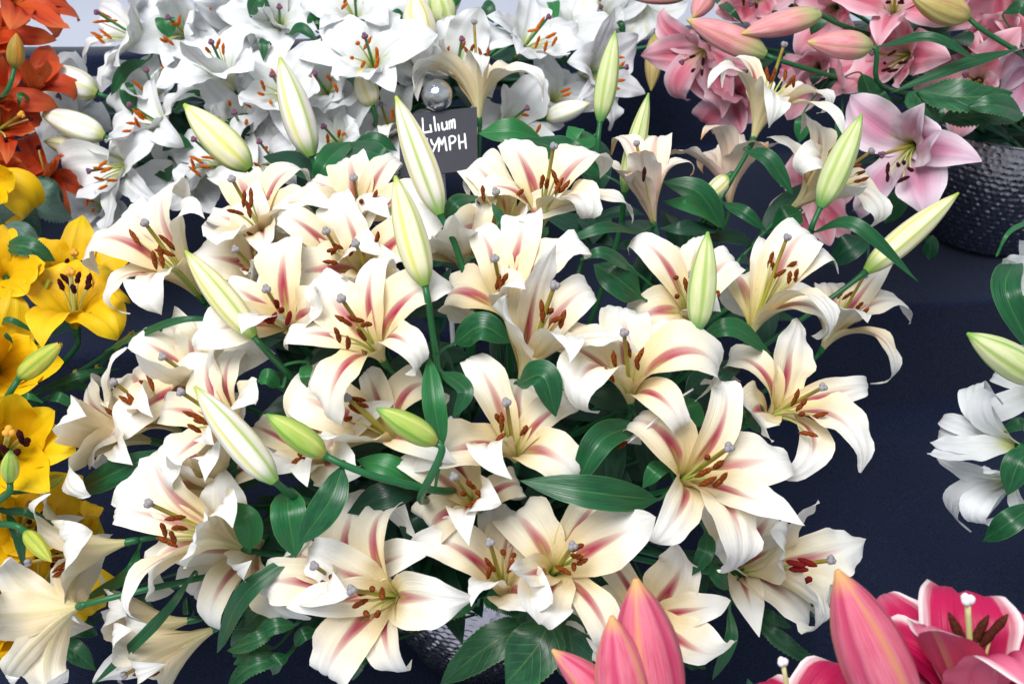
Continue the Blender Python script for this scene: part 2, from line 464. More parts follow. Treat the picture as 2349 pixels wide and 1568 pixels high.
    M['bud_Y'] = bud_mat('yellow_green_bud', ((0.40, 0.46, 0.06), (0.52, 0.52, 0.08)), (0.16, 0.30, 0.03), (0.30, 0.40, 0.05), (0.50, 0.40, 0.06), 0.14, 0.8, (0.14, 0.32, 0.04))
    M['bud_O'] = bud_mat('orange_green_bud', ((0.34, 0.20, 0.03), (0.44, 0.22, 0.03)), (0.14, 0.20, 0.03), (0.60, 0.20, 0.02), (0.55, 0.22, 0.03), 0.2, 0.7, (0.12, 0.22, 0.04))
    M['bud_H'] = bud_mat('hot_pink_bud', ((0.54, 0.075, 0.14), (0.62, 0.14, 0.21)), (0.56, 0.24, 0.11), (0.48, 0.03, 0.11), (0.68, 0.36, 0.14), 0.12, 0.85, (0.55, 0.30, 0.14), (0.70, 0.22, 0.29), blush_amt=0.4)
    # cloth
    q = NT('navy_black_cloth')
    tc = q.n('ShaderNodeTexCoord')
    n1 = q.noise(tc.outputs['Object'], 420.0, 4.0, 0.7)
    n2 = q.noise(tc.outputs['Object'], 3.0, 3.0, 0.5)
    n3 = q.noise(tc.outputs['Object'], 1400.0, 2.0, 0.6)
    c = q.mix(q.ramp(n1, [(0.35, 0.0), (0.72, 1.0)]), (0.005, 0.009, 0.026), (0.023, 0.035, 0.088))
    c = q.mix(q.math('MULTIPLY', q.ramp(n3, [(0.62, 0.0), (0.75, 1.0)]), 0.35), c, (0.07, 0.085, 0.14))
    c = q.mix(q.math('MULTIPLY', n2, 0.3), c, (0.010, 0.015, 0.038))
    q.finish(c, 0.95, normal=q.bump(n1, 0.5, 0.001), spec=0.12, sheen=0.12)
    M['cloth'] = q.m
    q = NT('white_table_top')
    n = q.noise(None, 3.0, 3.0)
    q.finish(q.mix(n, (0.50, 0.54, 0.66), (0.58, 0.61, 0.70)), 0.6)
    M['whitetop'] = q.m
    q = NT('hammered_metal')
    n = q.noise(None, 12.0, 4.0)
    n2 = q.noise(None, 160.0, 3.0)
    q.finish(q.mix(n, (0.42, 0.40, 0.43), (0.56, 0.53, 0.55)), q.ramp(n2, [(0.3, 0.20), (0.7, 0.36)]), normal=q.bump(n2, 0.1, 0.001), metal=1.0)
    M['metal'] = q.m
    q = NT('silver_foil_ball')
    n = q.noise(None, 60.0, 5.0, 0.65)
    n2 = q.noise(None, 24.0, 2.0)
    q.finish(q.mix(q.ramp(n, [(0.35, 0.0), (0.65, 1.0)]), (0.55, 0.57, 0.62), (0.85, 0.86, 0.90)), q.ramp(n2, [(0.3, 0.06), (0.7, 0.26)]), normal=q.bump(n, 0.5, 0.004), metal=1.0)
    M['foil'] = q.m
    M['card'] = plain('slate_black_card', (0.022, 0.022, 0.034), (0.032, 0.032, 0.046), 60, 0.6, 0.1)
    M['chalk'] = plain('white_marker', (0.80, 0.80, 0.82), (0.88, 0.88, 0.90), 300, 0.7, 0.1)
    M['stake'] = plain('white_stake', (0.72, 0.72, 0.74), (0.82, 0.82, 0.84), 40, 0.5, 0.1)
    M['soil'] = plain('dark_floral_foam', (0.008, 0.018, 0.010), (0.02, 0.04, 0.02), 120, 0.95, 1.0)
    M['moth'] = plain('brown_moth', (0.10, 0.05, 0.02), (0.26, 0.15, 0.06), 900, 0.9, 0.3)
build_materials()

# ------------------------------------------------------------------ the setting: stepped stand under one dark cloth
YAW = 0.1044                                  # the steps run slightly askew to the view
def build_setting():
    prof = [(0.80, 0.004), (0.802, 0.15), (0.805, 0.325)]
    def arc(cx, cz, r, a0, a1, n=8):
        for k in range(n + 1):
            a = math.radians(a0 + (a1 - a0) * k / n)
            prof.append((cx + r * math.cos(a), cz + r * math.sin(a)))
    prof += [(y, 0.33) for y in np.linspace(0.82, 1.36, 18)]
    arc(1.408, 0.39, 0.06, 270, 360)
    prof += [(1.468, z) for z in np.linspace(0.46, 0.575, 4)]
    arc(1.483, 0.585, 0.015, 180, 90)
    prof += [(y, 0.60) for y in np.linspace(1.52, 2.12, 12)]
    arc(2.14, 0.63, 0.03, 270, 360)
    prof += [(2.17, z) for z in np.linspace(0.67, 0.86, 4)]
    arc(2.185, 0.87, 0.015, 180, 90)
    prof += [(2.24, 0.885), (2.25, 0.60)]
    xs = np.linspace(-2.4, 2.4, 90)
    V, uv = [], []
    r = np.random.RandomState(3)
    ph = r.rand(6) * 6.28
    for k, (y, z) in enumerate(prof):
        for x in xs:
            w = 0.0022 * math.sin(7.1 * x + ph[0] + 1.7 * k * 0.2) + 0.0018 * math.sin(15.3 * x + ph[1] - 0.15 * k) + 0.0012 * math.sin(4.0 * y * 6 + ph[2] + 3 * x)
            V.append((x, y + YAW * x + w, z + 0.6 * w))
    F = grid_faces(len(prof), len(xs))
    o = mesh_obj('display_cloth', V, F, M['cloth'])
    o['kind'] = 'structure'
    V = [(x, y, 0.0) for y in np.linspace(-6, 7, 6) for x in np.linspace(-6, 6, 6)]
    o = mesh_obj('floor', V, grid_faces(6, 6), M['whitetop'], smooth=False)  # pale floor out of view, put in for the bowl walls to reflect
    o['kind'] = 'structure'
    V = [(x, y, z) for z in (0.001, 0.33) for x, y in ((0.18, 0.34), (0.54, 0.34), (0.54, 0.70), (0.18, 0.70))]
    o = mesh_obj('unseen_plinth', V, [(3, 2, 1, 0), (4, 5, 6, 7), (0, 1, 5, 4), (1, 2, 6, 5), (2, 3, 7, 6), (3, 0, 4, 7)], M['whitetop'], smooth=False)  # added out of view: white stand under the hot pink bowl, keeps bowl reflections bright
    o['kind'] = 'structure'
    # pale table top behind the stand
    V = []
    for y, z in [(2.26, 0.70), (2.27, 0.855), (2.28, 0.86), (2.9, 0.86), (3.3, 0.86), (3.31, 1.15), (3.33, 1.16), (6.0, 1.16), (6.05, 3.4)]:
        for x in np.linspace(-5, 5, 5):
            V.append((x, y + YAW * x, z))
    o = mesh_obj('pale_back_table', V, grid_faces(9, 5), M['whitetop'], smooth=False)
    o['kind'] = 'structure'

RIMR = 0.165
def bowl_mesh():
    """hammered bowl: height 0.25 m, rows of round dents pressed into the wall"""
    H = 0.25
    prof = [(0.0, 0.0), (0.05, 0.0), (0.10, 0.002), (0.118, 0.012)]
    n = 126
    for k in range(1, n + 1):
        t = k / n
        r = 0.118 + 0.050 * math.sin(min(1.0, t * 1.05) * 1.75) - 0.006 * t ** 6
        prof.append((r, 0.012 + (H - 0.012) * t))
    prof += [(prof[-1][0] + 0.002, H + 0.002), (prof[-1][0] - 0.002, H + 0.004), (prof[-1][0] - 0.006, H + 0.001), (prof[-1][0] - 0.010, H - 0.03), (prof[-1][0] - 0.03, H - 0.10)]
    m = 480
    V = []
    rows = 21
    for k, (r, z) in enumerate(prof):
        for j in range(m):
            a = 2 * math.pi * j / m
            rr = r
            if 4 <= k < 4 + n:
                t = (k - 4) / (n - 1) * rows
                row = math.floor(t)
                cnt = 80
                u = a / (2 * math.pi) * cnt + (0.5 if row % 2 else 0.0) + 0.22 * math.sin(row * 12.9898 + math.floor(a * 3) * 4.1)
                hsh = math.sin(row * 91.7 + math.floor(u) * 37.3) * 43758.5
                hsh -= math.floor(hsh)
                du, dv = (u - math.floor(u)) - 0.5 + 0.36 * (hsh - 0.5), (t - row) - 0.5 + 0.30 * ((hsh * 7.3) % 1 - 0.5)
                q = math.sqrt(du * du + dv * dv) * 2
                amp = 0.0017 * (0.75 + 0.5 * math.sin(row * 7.3 + math.floor(u) * 3.7))
                rr -= amp * max(0.0, 1 - q * q)
            V.append((rr * math.cos(a), rr * math.sin(a), z))
    return V, grid_faces(len(prof), m, True)

def build_bowls():
    V, F = bowl_mesh()
    names = {
        'N': 'hammered silver bowl holding the cream lilies by the name card',
        'W': 'hammered silver bowl hidden under the mass of pure white lilies',
        'P': 'hammered silver bowl under pale pink lilies, on the upper step',
        'O': 'hammered silver bowl holding the orange lilies',
        'Y': 'hammered silver bowl holding the yellow lilies',
        'R': 'hammered silver bowl holding white lilies with green buds, below the pink ones',
        'H': 'hammered silver bowl holding the hot pink lilies'}
    me = None
    for g, lab in names.items():
        x, y, z = GROUPS[g]['pot']
        base = 0.334 if z < 0.7 else 0.604
        t = thing('flower_bowl', lab, 'bowl', (x, y, base), 'hammered metal bowls of lilies')
        if me is None:
            o = mesh_obj('bowl_wall', V, [tuple(reversed(f)) for f in F], M['metal'], t)
            me = o.data
        else:
            o = bpy.data.objects.new('bowl_wall', me)
            COL.objects.link(o)
            o.parent = t
        # floral foam filling
        m = 40
        Vf = [(0, 0, 0.215)] + [(0.147 * rr * math.cos(k * 2 * math.pi / m), 0.147 * rr * math.sin(k * 2 * math.pi / m), 0.215 - 0.012 * rr + 0.004 * math.sin(k * 5.1 + rr * 9)) for rr in (0.33, 0.66, 1.0) for k in range(m)]
        Ff = [(0, 1 + k, 1 + (k + 1) % m) for k in range(m)]
        for q in range(2):
            Ff += [(1 + q * m + k, 1 + (q + 1) * m + k, 1 + (q + 1) * m + (k + 1) % m, 1 + q * m + (k + 1) % m) for k in range(m)]
        mesh_obj('floral_foam', Vf, Ff, M['soil'], t)

# ------------------------------------------------------------------ lily builder
NS = 17
SS = np.linspace(0, 1, NS)
TH1 = np.radians([14, 26, 38, 50, 62, 74, 88])
KAP = np.radians([-20, 10, 40, 70, 105, 145, 190])
LSC = np.array([0.80, 0.88, 0.96, 1.04, 1.12, 1.22])
PHI = np.radians(np.arange(0, 360, 7.5))
def theta(s, th1, kap):
    x = np.clip(s / 0.55, 0, 1)
    sm = x * x * (3 - 2 * x)
    return math.radians(9) + (th1 - math.radians(9)) * sm + kap * np.clip((s - 0.42) / 0.58, 0, 1) ** 1.4
def profile(th1, kap, s=SS):
    th = theta(s, th1, kap)
    ds = s[1] - s[0]
    mid = 0.5 * (th[1:] + th[:-1])
    r = np.concatenate([[0], np.cumsum(np.sin(mid) * ds)]) + 0.02
    h = np.concatenate([[0], np.cumsum(np.cos(mid) * ds)])
    return r, h
TAB = np.array([[profile(t, k) for k in KAP] for t in TH1])          # (7,7,2,NS)
def basis(a):
    e1 = nrm(np.cross(a, [0.13, 0.97, 0.21]))
    return e1, np.cross(a, e1)

def fit_petal(B, a, e1, e2, L0, tip, mid, taken, pth, pk, thin):
    R, H = TAB[:, :, 0][:, ::1], TAB[:, :, 1]
    U = np.cos(PHI)[:, None] * e1 + np.sin(PHI)[:, None] * e2                    # (p,3)
    # local coordinates in the camera frame
    cu = np.stack([U @ RGT, U @ DWN, U @ FWD], -1)
    ca = np.array([a @ RGT, a @ DWN, a @ FWD])
    cb = np.array([(B - CAM) @ RGT, (B - CAM) @ DWN, (B - CAM) @ FWD])
    idx = [16] + ([6, 7, 8, 9, 10, 11, 12] if mid is not None else [])
    best = None
    Rl = R[None, :, :, :] [:, :, :, idx]
    Hl = H[None, :, :, :] [:, :, :, idx]
    cost = None
    for li, ls in enumerate(LSC):
        L = L0 * ls
        X = [cb[k] + L * (cu[:, k][:, None, None, None] * Rl + ca[k] * Hl) for k in range(3)]
        px = 1174.5 + FPX * X[0] / X[2]
        py = 784.0 + FPX * X[1] / X[2]
        c = ((px[..., 0] - tip[0]) ** 2 + (py[..., 0] - tip[1]) ** 2) / 81.0
        if mid is not None:
            c = c + np.min((px[..., 1:] - mid[0]) ** 2 + (py[..., 1:] - mid[1]) ** 2, -1) / 170.0
        c = c + ((ls - 1.0) / 0.13) ** 2
        c = c + (((TH1 - pth) / math.radians(24)) ** 2)[None, :, None] + (0.6 * ((KAP - pk) / math.radians(60)) ** 2)[None, None, :]
        for t in taken:
            d = np.abs((PHI - t + math.pi) % (2 * math.pi) - math.pi)
            c = c + (np.clip((math.radians(48) - d) / math.radians(11), 0, None) ** 2)[:, None, None]
        k = int(np.argmin(c))
        if best is None or c.flat[k] < best[0]:
            ip, it, ik = np.unravel_index(k, c.shape)
            best = (c.flat[k], PHI[ip], TH1[it], KAP[ik], ls)
    return best[1:]

WS = [0, 0.06, 0.16, 0.30, 0.42, 0.52, 0.62, 0.74, 0.84, 0.92, 0.97, 1]
WW = {'in': [0.10, 0.15, 0.32, 0.68, 0.92, 1.0, 0.98, 0.83, 0.60, 0.34, 0.15, 0.01],
      'out': [0.12, 0.18, 0.42, 0.72, 0.92, 1.0, 0.97, 0.80, 0.56, 0.31, 0.13, 0.01]}
def petal_mesh(B, a, e1, e2, phi, th1, kap, L, W, kind, ruffle, r, tip=None, mid=None):
    n, m = 27, 11
    s = np.linspace(0, 1, n)
    rr, hh = profile(th1, kap, s)
    u = math.cos(phi) * e1 + math.sin(phi) * e2
    side = np.cross(u, a)
    sway = r.uniform(-0.06, 0.06)
    C = B + L * (rr[:, None] * u + hh[:, None] * a) + (L * sway * s ** 2)[:, None] * side
    if tip is not None:                       # bend the petal so that its point (and crest) lie where the photograph shows them
        def lim(v, m):
            k = np.linalg.norm(v)
            return v if k < m else v * (m / k)
        dt = lim(at(tip, depth_of(C[-1])) - C[-1], 0.070)
        if mid is not None:
            pj = project(C)
            dd = np.hypot(pj[:, 0] - mid[0], pj[:, 1] - mid[1])
            im = 10 + int(np.argmin(dd[10:20]))
            dm = lim(at(mid, depth_of(C[im])) - C[im], 0.035)
            sm = s[im]
            # D = s^2 (A + Q s)
            Q = (dt - dm / sm ** 2) / (1 - sm)
            A = dt - Q
            C = C + (s ** 2)[:, None] * (A + s[:, None] * Q)
        else:
            C = C + (s ** 2)[:, None] * dt
    T = np.gradient(C, axis=0)
    T /= np.linalg.norm(T, axis=1)[:, None]
    tw = r.uniform(-0.45, 0.45) * s ** 1.5
    S0 = side - T * (T @ side)[:, None]
    S0 /= np.linalg.norm(S0, axis=1)[:, None]
    N0 = np.cross(S0, T)
    Sd = np.cos(tw)[:, None] * S0 + np.sin(tw)[:, None] * N0
    Nd = np.cross(Sd, T)
    curl = r.uniform(0.4, 2.4) if kap > math.radians(-5) else 0.0     # the last fifth rolls back
    C = C - (L * curl * np.clip(s - 0.78, 0, None) ** 2)[:, None] * Nd
    w = np.interp(s, WS, WW[kind]) * W * 0.5
    w = w * (1 + 0.05 * np.sin(s * 9 + r.uniform(0, 6.28)) * np.clip(s * 3, 0, 1))
    asy = r.uniform(-0.10, 0.10)
    v = np.linspace(-1, 1, m)
    cup = np.interp(s, [0, 0.15, 0.35, 0.55, 0.8, 1], [1.0, 0.75, 0.42, 0.24, 0.06, -0.30]) + r.uniform(-0.12, 0.10)
    groove = np.interp(s, [0, 0.2, 0.5, 0.9, 1], [0.02, 0.10, 0.12, 0.08, 0.0])
    f1, f2 = r.uniform(2.0, 3.2), r.uniform(3.6, 5.4)
    p = [r.uniform(0, 6.28) for _ in range(6)]
    env = np.interp(s, [0, 0.25, 0.45, 0.8, 1], [0, 0.15, 0.9, 1.0, 0.5])
    P = np.zeros((n, m, 3))
    for j, vv in enumerate(v):
        sg = 0 if vv < 0 else 1
        wav = (np.sin(s * f1 * 6.28 + p[sg]) * 0.6 + np.sin(s * f2 * 6.28 + p[2 + sg]) * 0.4) * env * ruffle * abs(vv) ** 2.2
        off = w * (cup * vv * vv - groove * math.exp(-(vv / 0.13) ** 2) + 0.07 * math.exp(-((abs(vv) - 0.28) / 0.13) ** 2) - 0.035 * math.exp(-((abs(vv) - 0.6) / 0.12) ** 2)) + wav
        lat = w * (1 + asy * (1 if vv > 0 else -1)) * vv * (1 - 0.16 * np.clip(cup, 0, 1) * vv * vv) + 0.25 * wav * np.sign(vv)
        P[:, j] = C + lat[:, None] * Sd + off[:, None] * Nd
    uv = np.stack(np.meshgrid(s, (v + 1) / 2, indexing='ij'), -1).reshape(-1, 2)
    return P.reshape(-1, 3), grid_faces(n, m), uv

def anther_mesh(P, d, Ln, R, r):
    d = nrm(d)
    bend = nrm(np.cross(d, [r.uniform(-1, 1), r.uniform(-1, 1), r.uniform(-1, 1)]))
    k = np.linspace(-1, 1, 9)
    C = P + np.outer(k * Ln * 0.5, d) + np.outer((k ** 2) * Ln * r.uniform(0.0, 0.07), bend)
    rad = R * np.array([0.25, 0.72, 0.95, 1.05, 0.9, 1.05, 0.98, 0.70, 0.2]) * np.array([r.uniform(0.88, 1.12) for _ in k])
    return tube(C, rad, 7)

STYLE = {  # petal length, inner width ratio, outer width ratio, ruffle, anther, stigma, style material, anther length, filament share, default theta, default kappa
    'N': dict(L=0.146, wi=0.39, wo=0.265, ruf=0.0065, an='anther_N', st='stigma', sty='style', al=0.0225, th=60, k=60),
    'F': dict(L=0.146, wi=0.34, wo=0.24, ruf=0.006, an='anther_P', st='stigma', sty='style', al=0.020, th=40, k=60),
    'W': dict(L=0.136, wi=0.52, wo=0.37, ruf=0.0085, an='anther_W', st='stigma_p', sty='style_w', al=0.024, th=60, k=40),
    'P': dict(L=0.134, wi=0.52, wo=0.38, ruf=0.0070, an='anther_P', st='stigma_p', sty='style', al=0.021, th=60, k=40),
    'L': dict(L=0.134, wi=0.52, wo=0.38, ruf=0.0060, an='anther_P', st='stigma_p', sty='style', al=0.022, th=62, k=30),
    'O': dict(L=0.098, wi=0.38, wo=0.30, ruf=0.0030, an='anther_P', st='stigma_y', sty='style', al=0.012, th=62, k=55),
    'Y': dict(L=0.098, wi=0.56, wo=0.44, ruf=0.0040, an='anther_P', st='stigma_y', sty='filament', al=0.016, th=56, k=40),
    'H': dict(L=0.150, wi=0.46, wo=0.34, ruf=0.0050, an='anther_H', st='stigma_h', sty='filament', al=0.032, th=46, k=40),
    'R': dict(L=0.120, wi=0.27, wo=0.21, ruf=0.0040, an='anther_W', st='stigma_p', sty='style_w', al=0.018, th=55, k=60),
}
STEMS = {g: [] for g in GROUPS}
GNAME = {'N': 'cream lilies in the bowl with the name card', 'W': 'pure white lilies', 'P': 'pink lilies', 'O': 'orange lilies',
         'Y': 'yellow lilies', 'R': 'white lilies with narrow petals', 'H': 'hot pink lilies'}

def stem_path(g, B, a, via=None, r=rng):
    pot = np.array(GROUPS[g]['pot'])
    ang, rad = r.uniform(0, 6.28), 0.10 * math.sqrt(r.random())
    foot = pot + np.array([rad * math.cos(ang), rad * math.sin(ang), -0.045])
    p1 = B - 0.085 * nrm(a)
    if via:
        pts = [B] + via
        last = via[-1]
        dirv = nrm(via[-1] - pts[-2])
        A = spline(pts, 8 * len(pts))
        q1 = last + dirv * 0.08
        q2 = foot + np.array([0, 0, 0.20]) + 0.30 * np.array([last[0] - foot[0], last[1] - foot[1], 0])
        return np.vstack([A[:-1], bez(last, q1, q2, foot, 18)])
    q2 = foot + np.array([0, 0, 0.17]) + 0.30 * np.array([B[0] - foot[0], B[1] - foot[1], 0])
    return bez(B, p1, q2, foot, 26)

def leaf_mesh(C, nhint, W, fold=0.25, tooth=0.0, wave=0.0, r=rng, shape='lance', pet=0):
    """C: centre line; first `pet` points are the stalk"""
    C = np.asarray(C, float)
    n = len(C)
    T = np.gradient(C, axis=0)
    T /= np.maximum(1e-9, np.linalg.norm(T, axis=1))[:, None]
    nh = nrm(nhint)
    N = nh - T * (T @ nh)[:, None]
    N /= np.maximum(1e-6, np.linalg.norm(N, axis=1))[:, None]
    Sd = np.cross(T, N)
    seg = np.concatenate([[0], np.cumsum(np.linalg.norm(np.diff(C[pet:], axis=0), axis=1))])
    s = seg / seg[-1]
    if shape == 'lance':
        w = np.interp(s, [0, 0.05, 0.15, 0.3, 0.45, 0.6, 0.75, 0.88, 0.96, 1], [0.10, 0.30, 0.66, 0.93, 1.0, 0.94, 0.72, 0.40, 0.14, 0.01])
    elif shape == 'strap':
        w = np.interp(s, [0, 0.08, 0.3, 0.6, 0.85, 1], [0.10, 0.5, 1.0, 0.92, 0.5, 0.01])
    else:
        w = np.interp(s, [0, 0.06, 0.2, 0.4, 0.6, 0.8, 0.93, 1], [0.08, 0.45, 0.86, 1.0, 0.9, 0.58, 0.24, 0.01])
    w = np.concatenate([np.full(pet, 0.0), w]) * W * 0.5
    w = np.maximum(w, 0.0016)
    w[-1] = 0.0004
    sv = np.concatenate([np.zeros(pet), s])
    v = np.linspace(-1, 1, 9)
    ph = [r.uniform(0, 6.28) for _ in range(4)]
    P = np.zeros((n, 9, 3))
    for j, vv in enumerate(v):
        ww = w.copy()
        if tooth > 0 and abs(vv) > 0.9:
            k = np.arange(n)
            ww = w * (1 + tooth * np.where(k % 2 == 0, 1.0, -0.55))
        wav = wave * W * np.sin(sv * 9.0 + ph[0 if vv < 0 else 1]) * abs(vv) ** 2 * np.where(sv > 0, 1, 0)
        off = w * (fold * abs(vv) - 0.10 * abs(vv) ** 3) + wav
        P[:, j] = C + (ww * vv)[:, None] * Sd + off[:, None] * N
    uv = np.stack(np.meshgrid(sv, (v + 1) / 2, indexing='ij'), -1).reshape(-1, 2)
    F = grid_faces(n, 9)
    return P.reshape(-1, 3), F, uv

def filler_leaves(g, t, path, foot, n, r, mat='leaf_dark', size=1.0):
    m = len(path)
    c = np.array(GROUPS[g]['c'])
    made, tries = 0, 0
    while made < n and tries < n * 7:
        tries += 1
        q = r.uniform(0.18, 0.85)
        i = int(q * (m - 1))
        b = path[i]
        out = np.array([b[0] - c[0], b[1] - c[1], 0.0])
        out = nrm(out + np.array([r.uniform(-0.5, 0.5), r.uniform(-0.5, 0.2), 0]))
        ang = r.uniform(0, 6.28)
        rd = np.array([math.cos(ang), math.sin(ang), 0])
        d = nrm(0.55 * out + 0.8 * rd + np.array([0, 0, r.uniform(0.15, 0.9)]))
        Ln = r.uniform(0.085, 0.15) * size
        droop = r.uniform(0.2, 0.8)
        ss = np.linspace(0, 1, 13)[:, None]
        C = b + d * Ln * ss + np.array([0, 0, -1.0]) * Ln * droop * ss ** 2 * 0.6
        if min(depth_of(C[k]) - dome_depth(g, project(C[k])) for k in (0, 4, 8, 12)) < 0.045:
            continue
        made += 1
        V, F, uv = leaf_mesh(C, np.array([0, -0.25, 1.0]) - 0.4 * d, Ln * r.uniform(0.26, 0.36), r.uniform(0.1, 0.4), 0, 0.03, r)
        mesh_obj('leaf', V, F, M[mat], t, uv, foot)

def flower(g, tile, B, S, petals, an=(), off=0.0, label='', size=1.0, away=False, style=None, pri=None, fill=5, stem_via=None, fresh=False, wide=0, tilt=None, npet=6, name='lily_flower', pist=True):
    st = STYLE[style or g]
    r = random.Random(hash((B, S)) & 0xffff)
    L0 = st['L'] * size
    Bp = tp(tile, *B)
    d = dome_depth(g, Bp) + 0.05 + off
    Bw = at(Bp, d)
    Lp = L0 * 0.86
    Sp = tp(tile, *S)
    vx = np.array([Sp[0] - Bp[0], Sp[1] - Bp[1]]) * d / FPX
    q = np.linalg.norm(vx)
    ip = vx[0] * RGT + vx[1] * DWN
    ip = ip / max(q, 1e-6)
    sn = min(q / Lp, 0.82) if tilt is None else math.sin(math.radians(tilt))
    cs = math.sqrt(1 - sn * sn)
    toc = -nrm(ray(Bp))
    a = nrm(ip * sn + toc * cs * (-1 if away else 1))
    if q > Lp:
        Lp = min(q, Lp * 1.25)
    e1, e2 = basis(a)
    path = stem_path(g, Bw, a, [at(tp(tile, x, y), d + 0.01 + dd) for x, y, dd in stem_via] if stem_via else None, r)
    foot = path[-1]
    t = thing(name, label, 'lily', foot, GNAME[g])
    pth, pk = (math.radians(v) for v in (pri or (st['th'], st['k'])))
    fits, taken = [], []
    for p in petals:
        tip = tp(tile, p[-2], p[-1])
        mid = tp(tile, p[0], p[1]) if len(p) == 4 else None
        f = fit_petal(Bw, a, e1, e2, L0, tip, mid, taken, pth, pk if mid is None else math.radians(90), False)
        fits.append(tuple(f) + (tip, mid))
        taken.append(f[0])
    while len(fits) < npet:
        if not taken:
            ph = r.uniform(0, 6.28)
        else:
            sr = sorted(x % (2 * math.pi) for x in taken)
            gaps = [((sr[(i + 1) % len(sr)] - sr[i]) % (2 * math.pi) or 2 * math.pi, sr[i]) for i in range(len(sr))]
            gp, s0 = max(gaps)
            ph = s0 + gp / 2 if gp < math.radians(160) else s0 + math.radians(60)
        fits.append((ph, pth * r.uniform(0.9, 1.1), pk * r.uniform(0.7, 1.3), r.uniform(0.92, 1.04), None, None))
        taken.append(ph)
    fits.sort(key=lambda f: f[0] % (2 * math.pi))
    mat = M[{'R': 'W'}.get(style or g, style or g)]
    for i, (ph, th1, kp, ls, tip, mid) in enumerate(fits):
        inner = (i + wide) % 2 == 0
        W = L0 * (st['wi'] if inner else st['wo']) * r.uniform(0.92, 1.08)
        b0 = Bw + (0.0 if inner else -0.0015) * a
        V, F, uv = petal_mesh(b0, a, e1, e2, ph, th1, kp, L0 * ls * r.uniform(0.99, 1.01), W, 'in' if inner else 'out', st['ruf'] * size * (1.0 if inner else 0.6), r, tip, mid)
        mesh_obj('petal', V, F, mat, t, uv, foot)
    # small green receptacle where the stalk swells into the bloom
    V, F, uv = tube([Bw - 0.010 * a, Bw - 0.004 * a, Bw + 0.004 * a, Bw + 0.011 * a], [0.0034 * size, 0.0042 * size, 0.0046 * size, 0.0030 * size], 10)
    rec = mesh_obj('receptacle', V, F, M['stem'], t, uv, foot)
    if pist:
        end = Bw + a * Lp
        if tilt is None or True:
            dS = depth_of(Bw + a * Lp)
            e = at(Sp, dS)
            if np.linalg.norm(e - end) < 0.05 * size + 0.02:
                end = e
        c1 = Bw + a * Lp * 0.6
        P = bez(Bw, Bw + a * Lp * 0.35, c1 + (end - (Bw + a * Lp)) * 0.35, end, 12)
        V, F, uv = tube(P, np.linspace(0.0026, 0.0021, 12) * size, 7)
        ps = mesh_obj('pistil', V, F, M[st['sty']], t, uv, foot)
        dv = nrm(P[-1] - P[-2])
        f1, f2 = basis(dv)
        V, F = [], []
        for k in range(3):                        # three-lobed stigma
            o = 0.0022 * size * (math.cos(k * 2.094 + 1) * f1 + math.sin(k * 2.094 + 1) * f2)
            Vk, Fk, _ = tube([end + o * 0.4 - dv * 0.0030 * size, end + o * 0.8 - dv * 0.001 * size, end + o + dv * 0.0016 * size, end + o * 0.9 + dv * 0.0036 * size], np.array([0.0020, 0.0030, 0.0032, 0.0015]) * size, 8)
            F += [tuple(i + len(V) for i in f) for f in Fk]
            V += Vk.tolist()
        mesh_obj('stigma', V, F, M[st['st']], ps, None, foot)
    # stamens
    pts = []
    hA = Lp * 0.72
    for ax, ay in an:
        ap = tp(tile, ax, ay)
        R_ = ray(ap)
        dn = R_ @ a
        if abs(dn) / np.linalg.norm(R_) > 0.28:
            tt = (hA + (Bw - CAM) @ a) / dn
            Pq = CAM + tt * R_
        else:
            Pq = at(ap, depth_of(Bw + a * hA))
        rel = Pq - Bw
        hh = rel @ a
        lat = rel - hh * a
        ln = np.linalg.norm(lat)
        if ln > 0.055 * size:
            Pq = Bw + np.clip(hh, 0.3 * Lp, 0.95 * Lp) * a + lat / ln * 0.055 * size
        pts.append(Pq)
    if fill:
        ph0 = r.uniform(0, 6.28)
        want = fill if len(pts) < 3 else len(pts)
        k = 0
        while len(pts) < want:
            ph = ph0 + k * 6.28 / want
            k += 1
            pts.append(Bw + a * hA * r.uniform(0.86, 1.06) + (math.cos(ph) * e1 + math.sin(ph) * e2) * r.uniform(0.016, 0.030) * size)
    am = M['anther_fresh'] if fresh else M[st['an']]
    for Pq in pts:
        lat = (Pq - Bw) - ((Pq - Bw) @ a) * a
        P = bez(Bw + lat * 0.05, Bw + a * hA * 0.45 + lat * 0.12, Bw + a * hA * 0.80 + lat * 0.65, Pq, 9)
        V, F, uv = tube(P, np.linspace(0.0016, 0.0009, 9) * size, 6)
        fo = mesh_obj('stamen', V, F, M['filament'], t, uv, foot)
        dr = nrm(a * r.uniform(0.6, 1.0) + nrm(np.cross(lat + 1e-4, a)) * r.uniform(-0.6, 0.6) * (0.2 if g == 'H' else 1.0) + nrm(lat + 1e-5) * r.uniform(-0.3, 0.5))
        V, F, uv = anther_mesh(Pq, dr, st['al'] * size * r.uniform(0.85, 1.1), (0.0026 if not fresh else 0.0030) * size * (1.25 if g == 'H' else 1.0), r)
        mesh_obj('anther', V, F, am, fo, uv, foot)
    # stalk
    V, F, uv = tube(path, np.linspace(0.0032, 0.0042, len(path)), 8)
    mesh_obj('stem', V, F, M['stem'], t, uv, foot)
    STEMS[g].append((t, path, foot))
    nl = {'N': 5, 'W': 4, 'P': 4, 'O': 3, 'Y': 3, 'R': 2, 'H': 2}[g]
    filler_leaves(g, t, path, foot, nl, r)
    return t

